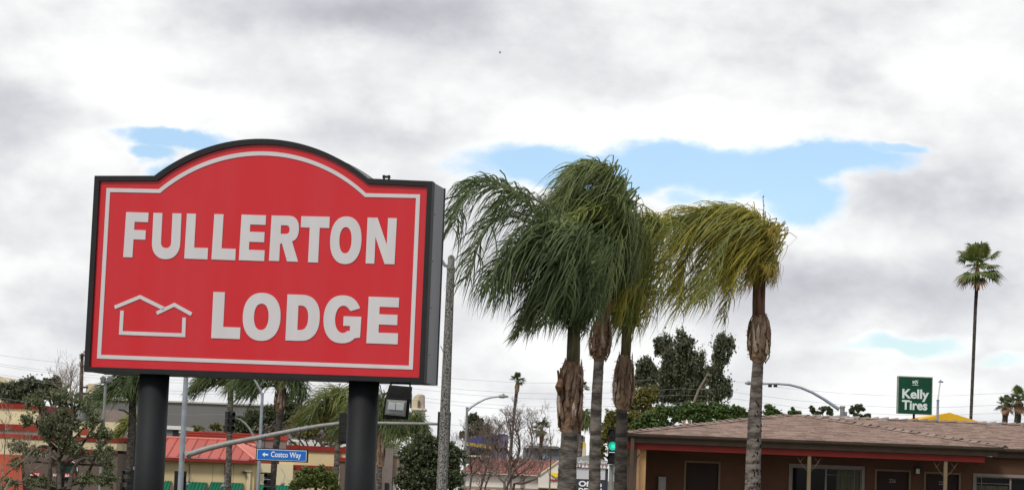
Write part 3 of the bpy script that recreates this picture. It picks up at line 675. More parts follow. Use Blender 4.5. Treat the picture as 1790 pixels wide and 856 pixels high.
# shingles
def shingle_mesh(w, l, t):
    mb = MB().add([(0,0,t*1.6),(w,0,t*1.6),(w,l,t*.35),(0,l,t*.35),(0,0,.001),(w,0,.001),(w,l,0),(0,l,0)], [(0,1,2,3),(4,7,6,5),(0,4,5,1),(1,5,6,2),(3,2,6,7),(0,3,7,4)])
    return mb
rs = random.Random(3)
EXPO = .15; slope_len = HW/math.cos(pitch); rows = int(slope_len/EXPO)
meshes = []
for w in (.22, .28, .34):
    mb = shingle_mesh(w-.006, .23, .012); me = bpy.data.meshes.new('shingle'); me.from_pydata(mb.v, [], mb.f); me.materials.append(M['shingle']); meshes.append((w, me))
stuff = MB(); cnt = 0
def lay(xa, xb, yb, r, part):
    global cnt
    x = xa; v = r*EXPO; y = yb+v*math.cos(pitch); z = ZE+v*math.sin(pitch)
    while x < xb:
        w, me = meshes[rs.randrange(3)]
        if x+w > xb+.1: break
        if part and cnt < 296:
            o = bpy.data.objects.new('shingle', me); COL.objects.link(o); o.parent = roof
            o.location = Vector((x, y-.02, z+.003))-ORG[roof.name]; o.rotation_euler = (pitch+rs.uniform(-.003,.006), 0, 0); cnt += 1
        else:
            mb = shingle_mesh(w-.006, .23, .012); R = Matrix.Rotation(pitch+rs.uniform(-.003,.006), 3, 'X'); T = Vector((x, y-.02, z+.003))
            stuff.add([T+R@Vector(q) for q in mb.v], mb.f)
        x += w
for r in range(rows):
    f_ = r/rows
    lay(XL+HW*f_+rs.uniform(0,.12), XR-HW*f_, Y0, r, True)
for r in range(rows):
    f_ = r/rows
    lay(XR-HW*f_+rs.uniform(0,.1), 19.5, Y1, r, False)
stuff.build('shingles', 'shingle', roof, kind='stuff')
# overlapping caps along hips and ridge
cap = MB().add([(0,-.15,-.02),(.33,-.15,.015),(.33,0,.075),(.33,.15,.015),(0,.15,-.02),(0,0,.01),(.33,-.15,-.012),(.33,.15,-.012),(.33,0,.048)],
               [(0,1,2,5),(5,2,3,4),(1,6,8,2),(2,8,7,3),(6,1,0),(7,4,3)])
capm = bpy.data.meshes.new('ridge_cap'); capm.from_pydata(cap.v, [], cap.f); capm.materials.append(M['cap'])
def caps(a, b, step):
    a = Vector(a); b = Vector(b); d = (b-a).normalized(); n_ = int((b-a).length/step)
    s_ = Vector((0,0,1)).cross(d).normalized(); u = d.cross(s_)
    R = Matrix((-d, -s_, u)).transposed().to_4x4()
    for i in range(n_):
        o = bpy.data.objects.new('ridge_cap', capm); COL.objects.link(o); o.parent = roof
        jit = Matrix.Rotation(rs.uniform(-.05,.05), 4, 'X')@Matrix.Rotation(rs.uniform(.0,.07), 4, 'Y')
        o.matrix_local = Matrix.Translation(a+d*(step*(i+1))-ORG[roof.name]+Vector((0,0,.035+rs.uniform(0,.008))))@R@jit
caps((XL,Y0,ZE), (XA,YR0,ZR), .29)
caps((XR,Y0,ZE), (XA,YR0,ZR), .29)
caps((19.5,YR1,ZR), (XA,YR1,ZR), .30)
# gutter, fascia, beam
def zat(px, py, Y): return P(px, py, Y).z
g_ = MB(); gz1 = ZE-.005; gz0 = gz1-.075
prof = [(0,0),(0,-.075),(-.05,-.085),(-.085,-.05),(-.095,0),(-.080,0),(-.072,-.045),(-.045,-.068),(-.012,-.06),(-.012,0)]
def extr(x0, x1, Y, zt_, pr):
    n_ = len(pr); m_ = MB()
    return m_.add([(x0, Y+a, zt_+b_) for a, b_ in pr]+[(x1, Y+a, zt_+b_) for a, b_ in pr], [(i, (i+1)%n_, (i+1)%n_+n_, i+n_) for i in range(n_)]+[tuple(range(n_-1,-1,-1)), tuple(range(n_,2*n_))])
extr(XL-.02, XR+.02, Y0-.005, ZE-.004, prof).build('gutter', 'gutter', MO)
extr(XR+.03, XE, Y1-.005, ZE-.004, prof).build('gutter', 'gutter', MO)
zf1 = ZE-.088; zf0 = zat(1420, 784.8, Y0+.1)
MB().box(P(1107,768,Y0).x, P(1744.5,790,Y0).x, Y0+.07, Y0+.12, zf0, zf1).build('fascia', 'fascia', MO)
MB().box(XR+.03, XE, Y1+.07, Y1+.12, zf0, zf1).build('fascia', 'gutter', MO)
zb0 = zat(1420, 796.3, Y0+.2); xbr = P(1723,805,Y0).x
bm_ = MB().box(P(1096,775,Y0).x, xbr, Y0+.135, Y0+.27, zb0, zf0+.01); bm_.build('porch_beam', 'beam_red', MO)
YW = Y0+1.75
# soffit / ceiling
MB().box(XL+.05, XR-.05, Y0+.13, YW, zf0+.015, zf0+.03).build('porch_ceiling', 'soffit', MO)
MB().box(XR+.02, XE, Y1+.13, YW, zf0+.015, zf0+.03).build('porch_ceiling', 'soffit', MO)
# wall with real openings: built from pieces between openings
def xw_(px, py=835): return P(px, py, YW).x
zc_ = zf0+.014
ops = []   # x0,x1,z0,z1
def op(px0, px1, pyt, zb__): xm2 = (px0+px1)/2; return (xw_(px0), xw_(px1), zb__, P(xm2, pyt, YW).z)
D0 = op(1199, 1255.5, 808.5, .1); W1 = op(1384, 1506, 817, .95); D1 = op(1532.5, 1588.5, 823.3, .1); D2 = op(1618.5, 1676, 828, .1); W2 = op(1706, 1830, 834, .95)
xl_ = P(1118, 830, YW).x
mb = MB(); prev = xl_
for (a, b_, z0_, z1_) in (D0, W1, D1, D2, W2):
    mb.box(prev, a, YW, YW+.2, 0, zc_); mb.box(a, b_, YW+.001, YW+.199, z1_, zc_)
    if z0_ > .2: mb.box(a, b_, YW+.001, YW+.199, 0, z0_)
    prev = b_
mb.box(prev, XE, YW, YW+.2, 0, zc_)
mb.box(xl_, xl_+.2, YW+.2, YW+9, 0, zc_); mb.box(XE-.2, XE, YW+.2, YW+9, 0, zc_); mb.box(xl_, XE, YW+9, YW+9.2, 0, zc_)
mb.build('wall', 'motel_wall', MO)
# end pier and corner post
xpa, xpb = P(1116.5,830,Y0+.6).x, P(1127.5,830,Y0+.6).x
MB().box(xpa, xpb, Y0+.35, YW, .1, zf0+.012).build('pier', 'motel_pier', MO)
MB().box(XL-.02, XR, Y0, YW, 0, .1).build('porch_floor', 'concrete', MO)
def doorset(o, plate=None):
    a, b_, z0_, z1_ = o; t = .058
    D = MB().box(a+.001, b_-.001, YW+.06, YW+.10, .1, z1_-.001).build('door', 'motel_door', MO)
    fr = MB().box(a-t, a, YW-.025, YW+.06, .1, z1_).box(b_, b_+t, YW-.025, YW+.06, .1, z1_).box(a-t, b_+t, YW-.0255, YW+.06, z1_, z1_+t)
    fr.build('door_frame', 'trim', D)
    MB().tube([(a+.07, YW+.06, 1.05), (a+.07, YW+.0, 1.05)], .03, 10).build('handle', 'silver', D)
    if plate:
        px, py, s_, wpx = plate; c = P(px, py, YW+.055); w = wpx*YW/F/2; h_ = .055
        text(s_, 'room_number', 'plate', D, c.x-w, c.x+w, c.z-h_, c.z+h_, YW+.058, .012, .03)
    return D
doorset(D0); doorset(D1, (1560, 839.5, '226', 11.5)); doorset(D2, (1646.5, 843.5, '227', 11.5))
def window(o, mull, muntx, munty, right):
    a, b_, z0_, z1_ = o; t = .085
    G_ = MB().box(a+.03, b_-.03, YW+.09, YW+.096, z0_+.03, z1_-.03).build('pane', 'glass_dark', MO)
    fr = MB().box(a-t, a, YW-.03, YW+.05, z0_, z1_).box(b_, b_+t, YW-.03, YW+.05, z0_, z1_).box(a-t, b_+t, YW-.031, YW+.05, z1_, z1_+t).box(a-t, b_+t, YW-.031, YW+.05, z0_-t, z0_)
    fr.build('window_frame', 'win_trim', G_)
    s = MB().box(a, a+.03, YW+.04, YW+.1, z0_, z1_).box(b_-.03, b_, YW+.04, YW+.1, z0_, z1_).box(a+.03, b_-.03, YW+.041, YW+.1, z1_-.03, z1_).box(a+.03, b_-.03, YW+.041, YW+.1, z0_, z0_+.03)
    xm3 = xw_(mull); s.box(xm3-.025, xm3+.025, YW+.035, YW+.1, z0_+.03, z1_-.03)
    s.build('sash', 'win_trim', G_)
    xs0, xs1 = (xm3+.025, b_-.03) if right else (a+.03, xm3-.025)
    xq_ = xw_(muntx); zq = z1_-.19
    MB().box(xq_-.008, xq_+.008, YW+.080, YW+.0895, z0_+.03, z1_-.03).box(xs0, xs1, YW+.079, YW+.0895, zq-.008, zq+.008).build('muntin', 'win_trim', G_)
    cu = MB(); n_ = 40; ca, cb = (xs0+.28, xs1) if right else (xs0, xs1-.03)
    vs = []
    for i in range(n_+1):
        x = ca+(cb-ca)*i/n_; yy = YW+.075+.008*math.sin(i*1.3)
        vs += [(x, yy, z0_+.03), (x, yy, z1_-(.05 if right else .25))]
    cu.add(vs, [(2*i, 2*i+2, 2*i+3, 2*i+1) for i in range(n_)]); cu.build('curtain', 'curtain', G_)
window(W1, 1444, 1493.5, 831, True); window(W2, 1767, 1717, 841, False)
# porch posts with thin V braces
for i, (px, py, w, yy) in enumerate(((1104.4, 810, .048, Y0+.02), (1414, 825, .048, Y0+.2), (1652.5, 830, .048, Y0+.2))):
    x = P(px, py, yy).x; ztop = zb0 if i else zf1
    po = MB().box(x-w, x+w, yy-w, yy+w, .1, ztop).build('porch_post', 'porch_post' if i else 'fascia', MO)
    if i: 
        br2 = MB()
        for sgn in (-1, 1): br2.tube([(x+sgn*w, yy, ztop-.42), (x+sgn*.16, yy, ztop-.30), (x+sgn*.34, yy, ztop-.03)], .006, 5).tube([(x+sgn*.12, yy, ztop-.02), (x+sgn*.28, yy, ztop-.2)], .004, 5)
        br2.build('brace', 'trim', po)
fpart('wall_lamp', 'signal_black', MO, 1600, 1609, 814, 828, YW-.12, .1)
fpart('lamp_glass', 'lens_glass', MO, 1601.2, 1607.8, 818.5, 827, YW-.125, .004)
fpart('meter_box', 'galv_warm', MO, 1151, 1164, 832.5, 862, YW-.16, .15)
fpart('roof_vent', 'pinkish', MO, 1194.5, 1198.3, 734, 746, Y0+1.6, .07)
br3 = MB().tube([P(1111,803,Y0+.5), P(1118,793,Y0+.5), P(1124,786,Y0+.5)], .012, 5); br3.build('wall_hook', 'signal_black', MO)
# ------------------------------------------------------------------ palms
def catmull(pts, n):
    pts = [Vector(p) for p in pts]; q = [pts[0]*2-pts[1]]+pts+[pts[-1]*2-pts[-2]]; m = len(pts)-1; out = []
    for i in range(n+1):
        t = i/n*m; k = min(int(t), m-1); u = t-k; a, b, c, d = q[k:k+4]
        out.append(.5*((2*b)+(c-a)*u+(2*a-5*b+4*c-d)*u*u+(3*b-a-3*c+d)*u**3))
    return out
def build_np(name, V_, Fq, m, par, kind=None):
    org = np.array(ORG[par.name]); me = bpy.data.meshes.new(name)
    V_ = np.asarray(V_, dtype=np.float32)-org.astype(np.float32); Fq = np.asarray(Fq, dtype=np.int32)
    k = Fq.shape[1]; me.vertices.add(len(V_)); me.vertices.foreach_set('co', V_.ravel())
    me.loops.add(Fq.size); me.loops.foreach_set('vertex_index', Fq.ravel())
    me.polygons.add(len(Fq)); me.polygons.foreach_set('loop_start', np.arange(0, Fq.size, k, dtype=np.int32)); me.polygons.foreach_set('loop_total', np.full(len(Fq), k, dtype=np.int32))
    me.update(calc_edges=True); me.materials.append(M[m])
    o = bpy.data.objects.new(name, me); COL.objects.link(o); o.parent = par; ORG[o.name] = ORG[par.name]
    if kind: o['kind'] = kind
    return o
def frond(par, ctrl, m, L, n, width, seed, wind=(-.62,0,-.78), r0=.018, start=.1, tail=.45, seg=8, rm='rachis', spread=.75, hang=1.5, both=1.0):
    rr = np.random.default_rng(seed); pts = catmull(ctrl, n)
    A = np.array([tuple(p) for p in pts]); T = np.gradient(A, axis=0); T /= np.linalg.norm(T, axis=1)[:,None]
    wd = np.array(wind, float); wd /= np.linalg.norm(wd)
    Z = np.array((0,0,1.0)); V_ = []; Fq = []; vo = 0
    for i in range(n+1):
        t = i/n
        if t < start: continue
        s_ = T[i]; up = Z-s_*s_.dot(Z)
        if np.linalg.norm(up) < .15: up = np.array((-.7,-.7,.2)); up -= s_*s_.dot(up)
        up /= np.linalg.norm(up); sd = np.cross(s_, up)
        for side in (-1, 1):
          for rep in range(1 if rr.random() > .5 else 2):
            if rr.random() > both: continue
            spk = rr.random() < .14; ang = (rr.uniform(.1, .7) if spk else rr.uniform(.75, 2.1))*side; nd = up*math.cos(ang)+sd*math.sin(ang)
            d0 = s_*rr.uniform(.35,.8)+nd*spread; d0 /= np.linalg.norm(d0)
            w2 = wd+rr.normal(0, .16, 3); w2 += s_*.25; w2 /= np.linalg.norm(w2)
            prof = min(1, .45+(t-start)*3.0)*(1-(1-tail)*max(0, (t-.5)/.5)**1.5)
            l = L*prof*rr.uniform(.7, 1.12)*(.55 if spk else 1); p = A[i]+s_*rr.uniform(-.5,.5)*np.linalg.norm(A[min(i+1,n)]-A[max(i-1,0)])*.5
            wv = np.cross(d0, rr.normal(0,1,3)+up*1.5); wv /= np.linalg.norm(wv)+1e-9
            h = rr.uniform(.8, 1.25)*hang
            for k in range(seg+1):
                u = k/seg; ww = width*(.55+.45*min(1,u*5))*(1-u**2.2)*.5
                if k < seg: V_ += [p-wv*ww, p+wv*ww]
                else: V_ += [p-wv*width*.03, p+wv*width*.03]
                f_ = min(1, u*h*.8+.04); f_ = f_*f_*(3-2*f_)
                d = d0*(1-f_)+w2*f_; d /= np.linalg.norm(d); p = p+d*(l/seg)
            for k in range(seg): b = vo+2*k; Fq.append((b, b+1, b+3, b+2))
            vo += 2*(seg+1)
    o = build_np('frond', V_, Fq, m, par)
    rr2 = [r0*(1-.85*i/n) for i in range(n+1)]
    tb = MB().tube(pts[::3], rr2[::3], 5).build('rachis', rm, par)
    tb.parent = o; ORG[tb.name] = ORG[par.name]
    return o
def jitter(ctrl_px, Y, dy_end, rr, amt=14, dy0=0, fixed=1):
    out = []; n = len(ctrl_px)-1; jx, jy = rr.uniform(-amt, amt), rr.uniform(-amt, amt)
    for i, (x, y) in enumerate(ctrl_px):
        t = i/n; out.append(P(x+jx*t+rr.uniform(-amt,amt)*.25*min(1,t*2), y+jy*t*.8, Y+dy0*(1-abs(2*t-1))+dy_end*t))
    return out
def trunk(par, pts, Y, m, seg=28, ring=.055, amp=.05, seed=0):
    """pts: (px, py, half width in px) from the bottom up; the foot goes down to the ground"""
    rr = random.Random(seed); c = [(P(x,y,Y), w*Y/F) for x,y,w in pts]
    z0 = gz(c[0][0].x, Y); foot = Vector((c[0][0].x, Y, z0-.02)); c = [(foot, c[0][1]*1.18)]+c
    path = []; rad = []; ph = 0
    for (a, ra), (b, rb) in zip(c, c[1:]):
        k = max(2, int((b-a).length/.022))
        for i in range(k): u = i/k; path.append(a.lerp(b, u)); rad.append(ra+(rb-ra)*u)
    path.append(c[-1][0]); rad.append(c[-1][1])
    mb = MB(); vs = []; nn_ = len(path); z = 0; rings = []; lvl = 1; prev = 0
    offs = [rr.uniform(0,6.28) for _ in range(6)]
    for i in range(nn_):
        zz = path[i].z
        for k in range(seg):
            a = 2*PI*k/seg
            wv = .55*math.sin(a*2+offs[0]+zz*5.1)+.4*math.sin(a*3+offs[1]-zz*8.3)+.3*math.sin(a+offs[2]+zz*13)+.2*math.sin(a*7+zz*31)
            fr_ = ((zz/ring)+wv) % 1
            saw = (1-fr_)*.8+.2 if fr_ > .12 else fr_*8.3-.2*(fr_>.05)
            r = rad[i]*(1+amp*1.7*(saw-.5)+.018*math.sin(a*5+offs[3]+zz*9)+rr.uniform(-.012,.012))
            vs.append((path[i].x+math.cos(a)*r, path[i].y+math.sin(a)*r, zz))
    mb.add(vs, [(i*seg+k, i*seg+(k+1)%seg, (i+1)*seg+(k+1)%seg, (i+1)*seg+k) for i in range(nn_-1) for k in range(seg)]+[tuple((nn_-1)*seg+k for k in range(seg))])
    return mb.build('trunk', m, par, smoothf=True)
def boots(par, pts, Y, seed, nplates=16, pale=(.0,), L=(.35,.6)):
    """old leaf bases: pts (px,py,half width px) from the bottom up give the envelope"""
    rr = random.Random(seed); c = [(P(x,y,Y), w*Y/F) for x,y,w in pts]
    zs = [q[0].z for q in c]
    def env(z):
        z = max(zs[0], min(zs[-1], z))
        for (a, ra), (b, rb) in zip(c, c[1:]):
            if z <= b.z: u = (z-a.z)/max(1e-6,(b.z-a.z)); return a.lerp(b, u), ra+(rb-ra)*u
        return c[-1]
    core = MB(); k = 24; path = [env(zs[0]+(zs[-1]-zs[0])*i/k) for i in range(k+1)]
    core.tube([q[0] for q in path], [q[1]*.86 for q in path], 22, wob=.06, rnd=rr); core.build('fibre_core', 'fibre', par)
    H = zs[-1]-zs[0]
    nplates = int(nplates*1.9)
    for j in range(nplates):
        zb = zs[0]+H*(j/nplates)*.62+rr.uniform(-.02,.02)*H; a0 = j*2.4+rr.uniform(-.3,.3); l = min(rr.uniform(*L), (zs[-1]-zb)*1.08)
        wa = rr.uniform(.24,.46); nz, nw = 10, 6; vs = []; twist = rr.uniform(-.35,.35); flare = rr.uniform(0,.035) if rr.random()<.5 else 0
        for i in range(nz+1):
            u = i/nz; z = zb+l*u; cc, R = env(z); hw = wa*(1.0-.72*u**.8)*(.75+.25*math.sin(u*9+j))
            lift = R*(1.02+.05*math.sin(PI*u))+flare*u*u+.012*(1-u)
            for q in range(nw+1):
                s_ = q/nw*2-1; a = a0+twist*u+s_*hw; r = lift-.05*R*s_*s_+rr.uniform(-.006,.006)
                if i == nz: z2 = z+rr.uniform(-.07,.03)
                else: z2 = z-.05*R*(s_*s_)+(0.10*s_*s_ if i == 0 else 0)
                vs.append((cc.x+math.cos(a)*r, cc.y+math.sin(a)*r, z2))
        n_ = len(vs); inn = [(x+(cc_.x-x)*.06, y+(cc_.y-y)*.06, z) for (x,y,z), cc_ in zip(vs, [env(v[2])[0] for v in vs])]
        fs = []
        for i in range(nz):
            for q in range(nw):
                a = i*(nw+1)+q; fs.append((a, a+1, a+nw+2, a+nw+1)); fs.append((a+n_, a+nw+1+n_, a+nw+2+n_, a+1+n_))
            a = i*(nw+1); fs.append((a, a+nw+1, a+nw+1+n_, a+n_)); a += nw; fs.append((a+nw+1, a, a+n_, a+nw+1+n_))
        fs += [(q+1, q, q+n_, q+1+n_) for q in range(nw)]
        MB().add(vs+inn, fs).build('leaf_base', 'boot_pale' if rr.random() < .3 else 'boot', par, smoothf=True)
    fb_ = MB()
    for j in range(110):
        z = zs[0]+H*rr.uniform(.02,1.0); cc, R = env(z); a = rr.uniform(0,2*PI); p = Vector((cc.x+math.cos(a)*R*.98, cc.y+math.sin(a)*R*.98, z)); pts2 = [p]
        d = Vector((math.cos(a), math.sin(a), rr.uniform(-.6,1.2))).normalized()
        for s_ in range(4): p = p+d*rr.uniform(.006,.020); pts2.append(p); d = (d+Vector((rr.uniform(-.5,.3),rr.uniform(-.4,.4),-.35))).normalized()
        fb_.tube(pts2, [.006,.005,.004,.003,.001], 3, cap=False)
    fb_.build('fibres', 'fibre', par, kind='stuff')
def neck(par, pts, Y, m):
    c = [(P(x,y,Y), w*Y/F) for x,y,w in pts]; rr = random.Random(5); mb = MB()
    mb.tube([q[0] for q in c], [q[1] for q in c], 16, wob=.03, rnd=rr)
    for k in range(7):
        a = k*.9; mb.tube([q[0]+Vector((math.cos(a), math.sin(a), 0))*q[1]*.85 for q in c], [q[1]*.32 for q in c], 6)
    mb.build('crownshaft', m, par, smoothf=True)
def palm(tr, bt, nk, Y, label, tm, nm, fronds, seed, L=.75, width=.022, nfr=64, ring=.055, np_=16, group=None, amp=.05, dup=2, plateL=(.35,.6), dyr=.9):
    p = P(tr[0][0], tr[0][1], Y); root = thing('queen_palm', (p.x, Y, gz(p.x, Y)), label, 'palm tree', group)
    t_ = trunk(root, tr, Y, tm, ring=ring, seed=seed, amp=amp)
    if bt: boots(root, bt, Y, seed, np_, L=plateL)
    if nk: neck(root, nk, Y, nm)
    rr = random.Random(seed)
    for i, fr in enumerate(fronds):
        ctrl, m = fr[0], fr[1]; opt = fr[2] if len(fr) > 2 else {}
        for d in range(opt.get('dup', dup)):
            s_ = 1 if (i+d) % 2 else -1; dy = (s_*rr.uniform(.15, dyr)*opt['dy'] if opt.get('dy', 1) > 0 else opt['dy']) if 'dy' in opt else s_*rr.uniform(.15, dyr)
            mm = m if isinstance(m, str) else m[rr.randrange(len(m))]
            frond(root, jitter(ctrl, Y, dy, rr, 6+10*d*42/Y*.7), mm, L*opt.get('L', 1), int(nfr*opt.get('n', 1)), width, seed*100+i*10+d, wind=opt.get('wind', (-.50,0,-.86)), tail=opt.get('tail', .5), spread=opt.get('spread', .62), hang=opt.get('hang', 1.75))
    return root, t_
DK, MD, OL, YE, LM = 'frond_dark', 'frond_mid', 'frond_olive', 'frond_yellow', 'frond_lime'
W1_ = dict(wind=(-.32,0,-.95))
palm([(990,870,17),(992,820,16),(994,780,14.5),(996,742,14)], [(995,756,16),(996,735,19.5),(996,705,20.5),(997,675,20),(999,650,18.5),(1001,632,14)],
     [(1001,650,11),(1002,615,10.8),(1003,570,10)], 30, 'front palm of the row, widest trunk with ragged brown husks and dark crown', 'trunk', 'neck_green',
     [([(1003,600),(1001,500),(968,415),(912,345),(855,322),(808,345),(792,395)], DK, dict(wind=(-.25,0,-.97), L=1.05, n=1.2, dup=1)),
      ([(1003,600),(1000,490),(960,395),(900,338),(850,318),(815,325)], DK, dict(wind=(-.35,0,-.94), L=.7, n=1.1, dup=1)),
      ([(1003,600),(998,495),(950,410),(885,375),(842,410),(820,480)], [DK,MD], dict(wind=(-.2,0,-.98), n=1.2, dup=1)),
      ([(1003,600),(1003,480),(985,400),(945,355),(900,345),(870,365)], DK, dict(wind=(-.3,0,-.95), L=.8, dup=1)),
      ([(1003,600),(1000,520),(965,455),(915,430),(872,462),(850,505)], [DK,MD], dict(wind=(-.15,0,-.99), n=1.1, dup=1)),
      ([(1004,600),(1004,520),(985,450),(945,425),(905,455),(885,510)], [DK,MD,DK], W1_),
      ([(1004,600),(1008,520),(1000,440),(965,405),(930,430),(912,480)], MD, W1_),
      ([(1004,600),(1010,520),(1008,450),(985,420),(955,450),(935,520)], [DK,DK,MD], W1_),
      ([(1004,605),(1006,550),(990,500),(962,490),(935,525),(920,560)], DK, dict(wind=(-.3,0,-.95), L=.72)),
      ([(1004,605),(1012,540),(1008,480),(985,470),(965,510),(952,560)], DK, dict(wind=(-.3,0,-.95), L=.72)),
      ([(1004,605),(1012,560),(1010,510),(995,505),(980,545)], DK, dict(wind=(-.3,0,-.95), L=.68)),
      ([(1003,600),(985,545),(950,532),(925,560),(905,588)], [LM,YE], dict(L=.42, dup=1, wind=(-.6,0,-.8))),
      ([(1004,600),(1016,520),(1022,450),(1010,410),(990,440),(985,510)], DK, W1_)],
     11, L=1.0, width=.020, nfr=64, dup=2, group='palms in the row by the road')
W2_ = dict(wind=(-.38,0,-.92))
palm([(1038.5,870,10.5),(1040,800,10),(1042,720,9.6),(1045,660,9),(1047.5,622,8.7)], [(1047.5,631,10),(1047.5,620,15.5),(1049,602,18),(1051,580,17),(1053,560,14)],
     [(1053,575,10),(1056,530,10),(1060,480,9)], 35, 'tall middle palm with ringed grey trunk and topmost windswept green crown', 'trunk', 'neck_brown',
     [([(1058,500),(1078,420),(1082,350),(1060,305),(1030,298),(1005,318),(985,365)], MD, dict(n=1.2, **W2_)),
      ([(1058,500),(1070,400),(1068,340),(1045,303),(1015,300),(990,330)], MD, W2_),
      ([(1058,500),(1078,430),(1086,370),(1076,320),(1062,300),(1035,300),(1010,298)], MD, dict(L=.72, wind=(-.5,0,-.86))),
      ([(1058,500),(1080,440),(1088,380),(1072,340),(1045,345),(1022,390),(1010,440)], MD, W2_),
      ([(1058,500),(1070,420),(1060,365),(1030,350),(1000,375),(985,430)], [MD,LM], W2_),
      ([(1058,490,),(1066,410),(1045,362),(1010,372),(985,405)], LM, dict(dup=1, L=.7, n=.6, dy=-1.6, wind=(-.6,0,-.8))),
      ([(1058,510),(1078,460),(1078,410),(1055,390),(1030,425),(1018,485)], DK, dict(wind=(-.18,0,-.98))),
      ([(1058,510),(1077,470),(1084,420),(1074,395),(1062,430),(1052,500)], MD, dict(wind=(-.2,0,-.98))),
      ([(1058,520),(1076,480),(1075,440),(1052,430),(1030,470),(1022,530)], DK, dict(wind=(-.2,0,-.98))),
      ([(1058,520),(1072,490),(1070,460),(1055,460),(1042,500),(1038,550)], DK, dict(wind=(-.15,0,-.99), L=.8)),
      ([(1058,500),(1082,440),(1090,400),(1089,370),(1082,345)], MD, dict(L=.5, wind=(-.1,0,-.99), dup=1)),
      ([(1058,500),(1060,420),(1040,365),(1005,345),(975,355),(955,385)], [DK,MD], dict(wind=(-.35,0,-.94)))],
     22, L=1.02, width=.0205, nfr=60, ring=.075, np_=11, plateL=(.2,.45), dup=2, group='palms in the row by the road')
W3_ = dict(wind=(-.30,0,-.95))
palm([(1084,870,11.8),(1085.5,800,11),(1087,740,10),(1087.5,706,9.5)], [(1087.5,716,11),(1088,704,16),(1089.5,675,17.5),(1091,645,15),(1092,620,10)],
     [(1092,640,8),(1094,610,8),(1096,570,8)], 36, 'short palm with dark trunk and long brown husks beside the green signal', 'trunk_dark', 'neck_green',
     [([(1095,590),(1108,510),(1130,430),(1120,395),(1095,400),(1080,440),(1072,500)], [LM,MD], dict(n=1.1, **W3_)),
      ([(1095,590),(1110,500),(1135,420),(1150,392),(1135,385),(1112,405),(1100,460)], [LM,OL], W3_),
      ([(1095,590),(1105,530),(1110,470),(1095,440),(1080,470),(1072,530)], [LM,OL,YE], W3_),
      ([(1095,590),(1110,540),(1125,480),(1120,450),(1105,470),(1095,530)], [LM,OL], W3_),
      ([(1095,590),(1104,550),(1105,505),(1090,495),(1078,530)], [LM,OL,YE], dict(L=.8, **W3_)),
      ([(1095,590),(1112,560),(1120,520),(1112,505),(1100,535),(1094,570)], [LM,MD], dict(L=.8, **W3_)),
      ([(1095,590),(1106,480),(1112,420),(1108,390),(1098,380)], MD, dict(L=.6, dup=1, **W3_))],
     33, L=1.05, width=.020, nfr=62, ring=.07, np_=14, dup=2, group='palms in the row by the road')
W4_ = dict(wind=(-.52,0,-.85))
pal4, tr4 = palm([(1315,870,13.8),(1317,800,13),(1320,720,11.5),(1324,650,9.8),(1325,630,9.5)], [(1325.5,634,11),(1326,624,17),(1327,602,19.5),(1327,580,19),(1327,562,16),(1327,550,11)],
     [(1326,570,10),(1326,530,10),(1327,495,10),(1332,460,8.5)], 42, 'lone palm before the motel, yellowing crown blown leftward, pecked trunk', 'trunk_light', 'neck_brown',
     [([(1330,490),(1335,430),(1330,396),(1305,376),(1265,372),(1222,400),(1195,460),(1183,510)], OL, dict(n=1.2, **W4_)),
      ([(1330,490),(1333,420),(1319,388),(1288,372),(1250,372),(1212,405),(1190,470),(1180,530)], [OL,LM], dict(n=1.1, **W4_)),
      ([(1330,490),(1334,430),(1330,402),(1305,384),(1280,378),(1248,405),(1225,470),(1215,520)], OL, W4_),
      ([(1330,490),(1337,440),(1338,408),(1322,388),(1298,382),(1275,395)], [OL,YE], W4_),
      ([(1330,490),(1338,440),(1325,405),(1295,395),(1262,420),(1242,480),(1235,520)], [OL,LM], W4_),
      ([(1330,490),(1340,440),(1340,415),(1320,405),(1295,425),(1275,470)], [OL,YE], W4_),
      ([(1330,495),(1336,455),(1332,432),(1315,430),(1292,460),(1278,500)], OL, dict(L=.85, **W4_)),
      ([(1328,490),(1320,450),(1298,445),(1278,500),(1262,555)], [OL,LM], dict(L=.6, dup=1, wind=(-.35,0,-.94))), ([(1328,505),(1336,480),(1334,458),(1322,455),(1310,480)], [OL,LM], dict(L=.55, **W4_)), ([(1329,500),(1337,478),(1339,462),(1333,457)], [OL,YE], dict(L=.5, wind=(-.25,0,-.97))),
      ([(1330,495),(1338,460),(1338,442),(1325,438),(1318,465),(1305,500)], YE, dict(L=.6, dup=1, **W4_)),
      ([(1330,490),(1330,430),(1300,388),(1250,374),(1200,384),(1145,405),(1105,450),(1085,530)], [LM,OL], dict(n=1.6, L=.95, wind=(-.42,0,-.9))),
      ([(1330,490),(1328,435),(1295,398),(1250,390),(1205,405),(1165,445),(1142,520)], [LM,OL], dict(n=1.4, L=.92, wind=(-.42,0,-.9))),
      ([(1330,490),(1325,430),(1285,385),(1240,378),(1185,390),(1140,425),(1115,490)], [LM,MD], dict(n=1.4, L=.9, wind=(-.45,0,-.9))),
      ([(1330,490),(1325,425),(1290,385),(1245,372),(1210,366),(1175,374),(1150,392)], OL, dict(L=.42, dup=1, wind=(-.8,0,-.5))),
      ([(1330,490),(1338,450),(1344,425),(1341,412)], YE, dict(L=.42, dup=2, n=.6, wind=(-.1,0,-1))),
      ([(1330,490),(1322,440),(1300,415),(1275,440),(1262,480)], [LM,OL], dict(L=1.0, **W4_)),
      ([(1330,480),(1332,440),(1334,400),(1334,370),(1334.5,345)], MD, dict(L=.07, dup=1, n=.3, dy=.1, wind=(0,0,1)))],
     44, L=1.16, width=.020, nfr=64, ring=.06, np_=13, plateL=(.25,.55), dup=2, group='palms in the row by the road')
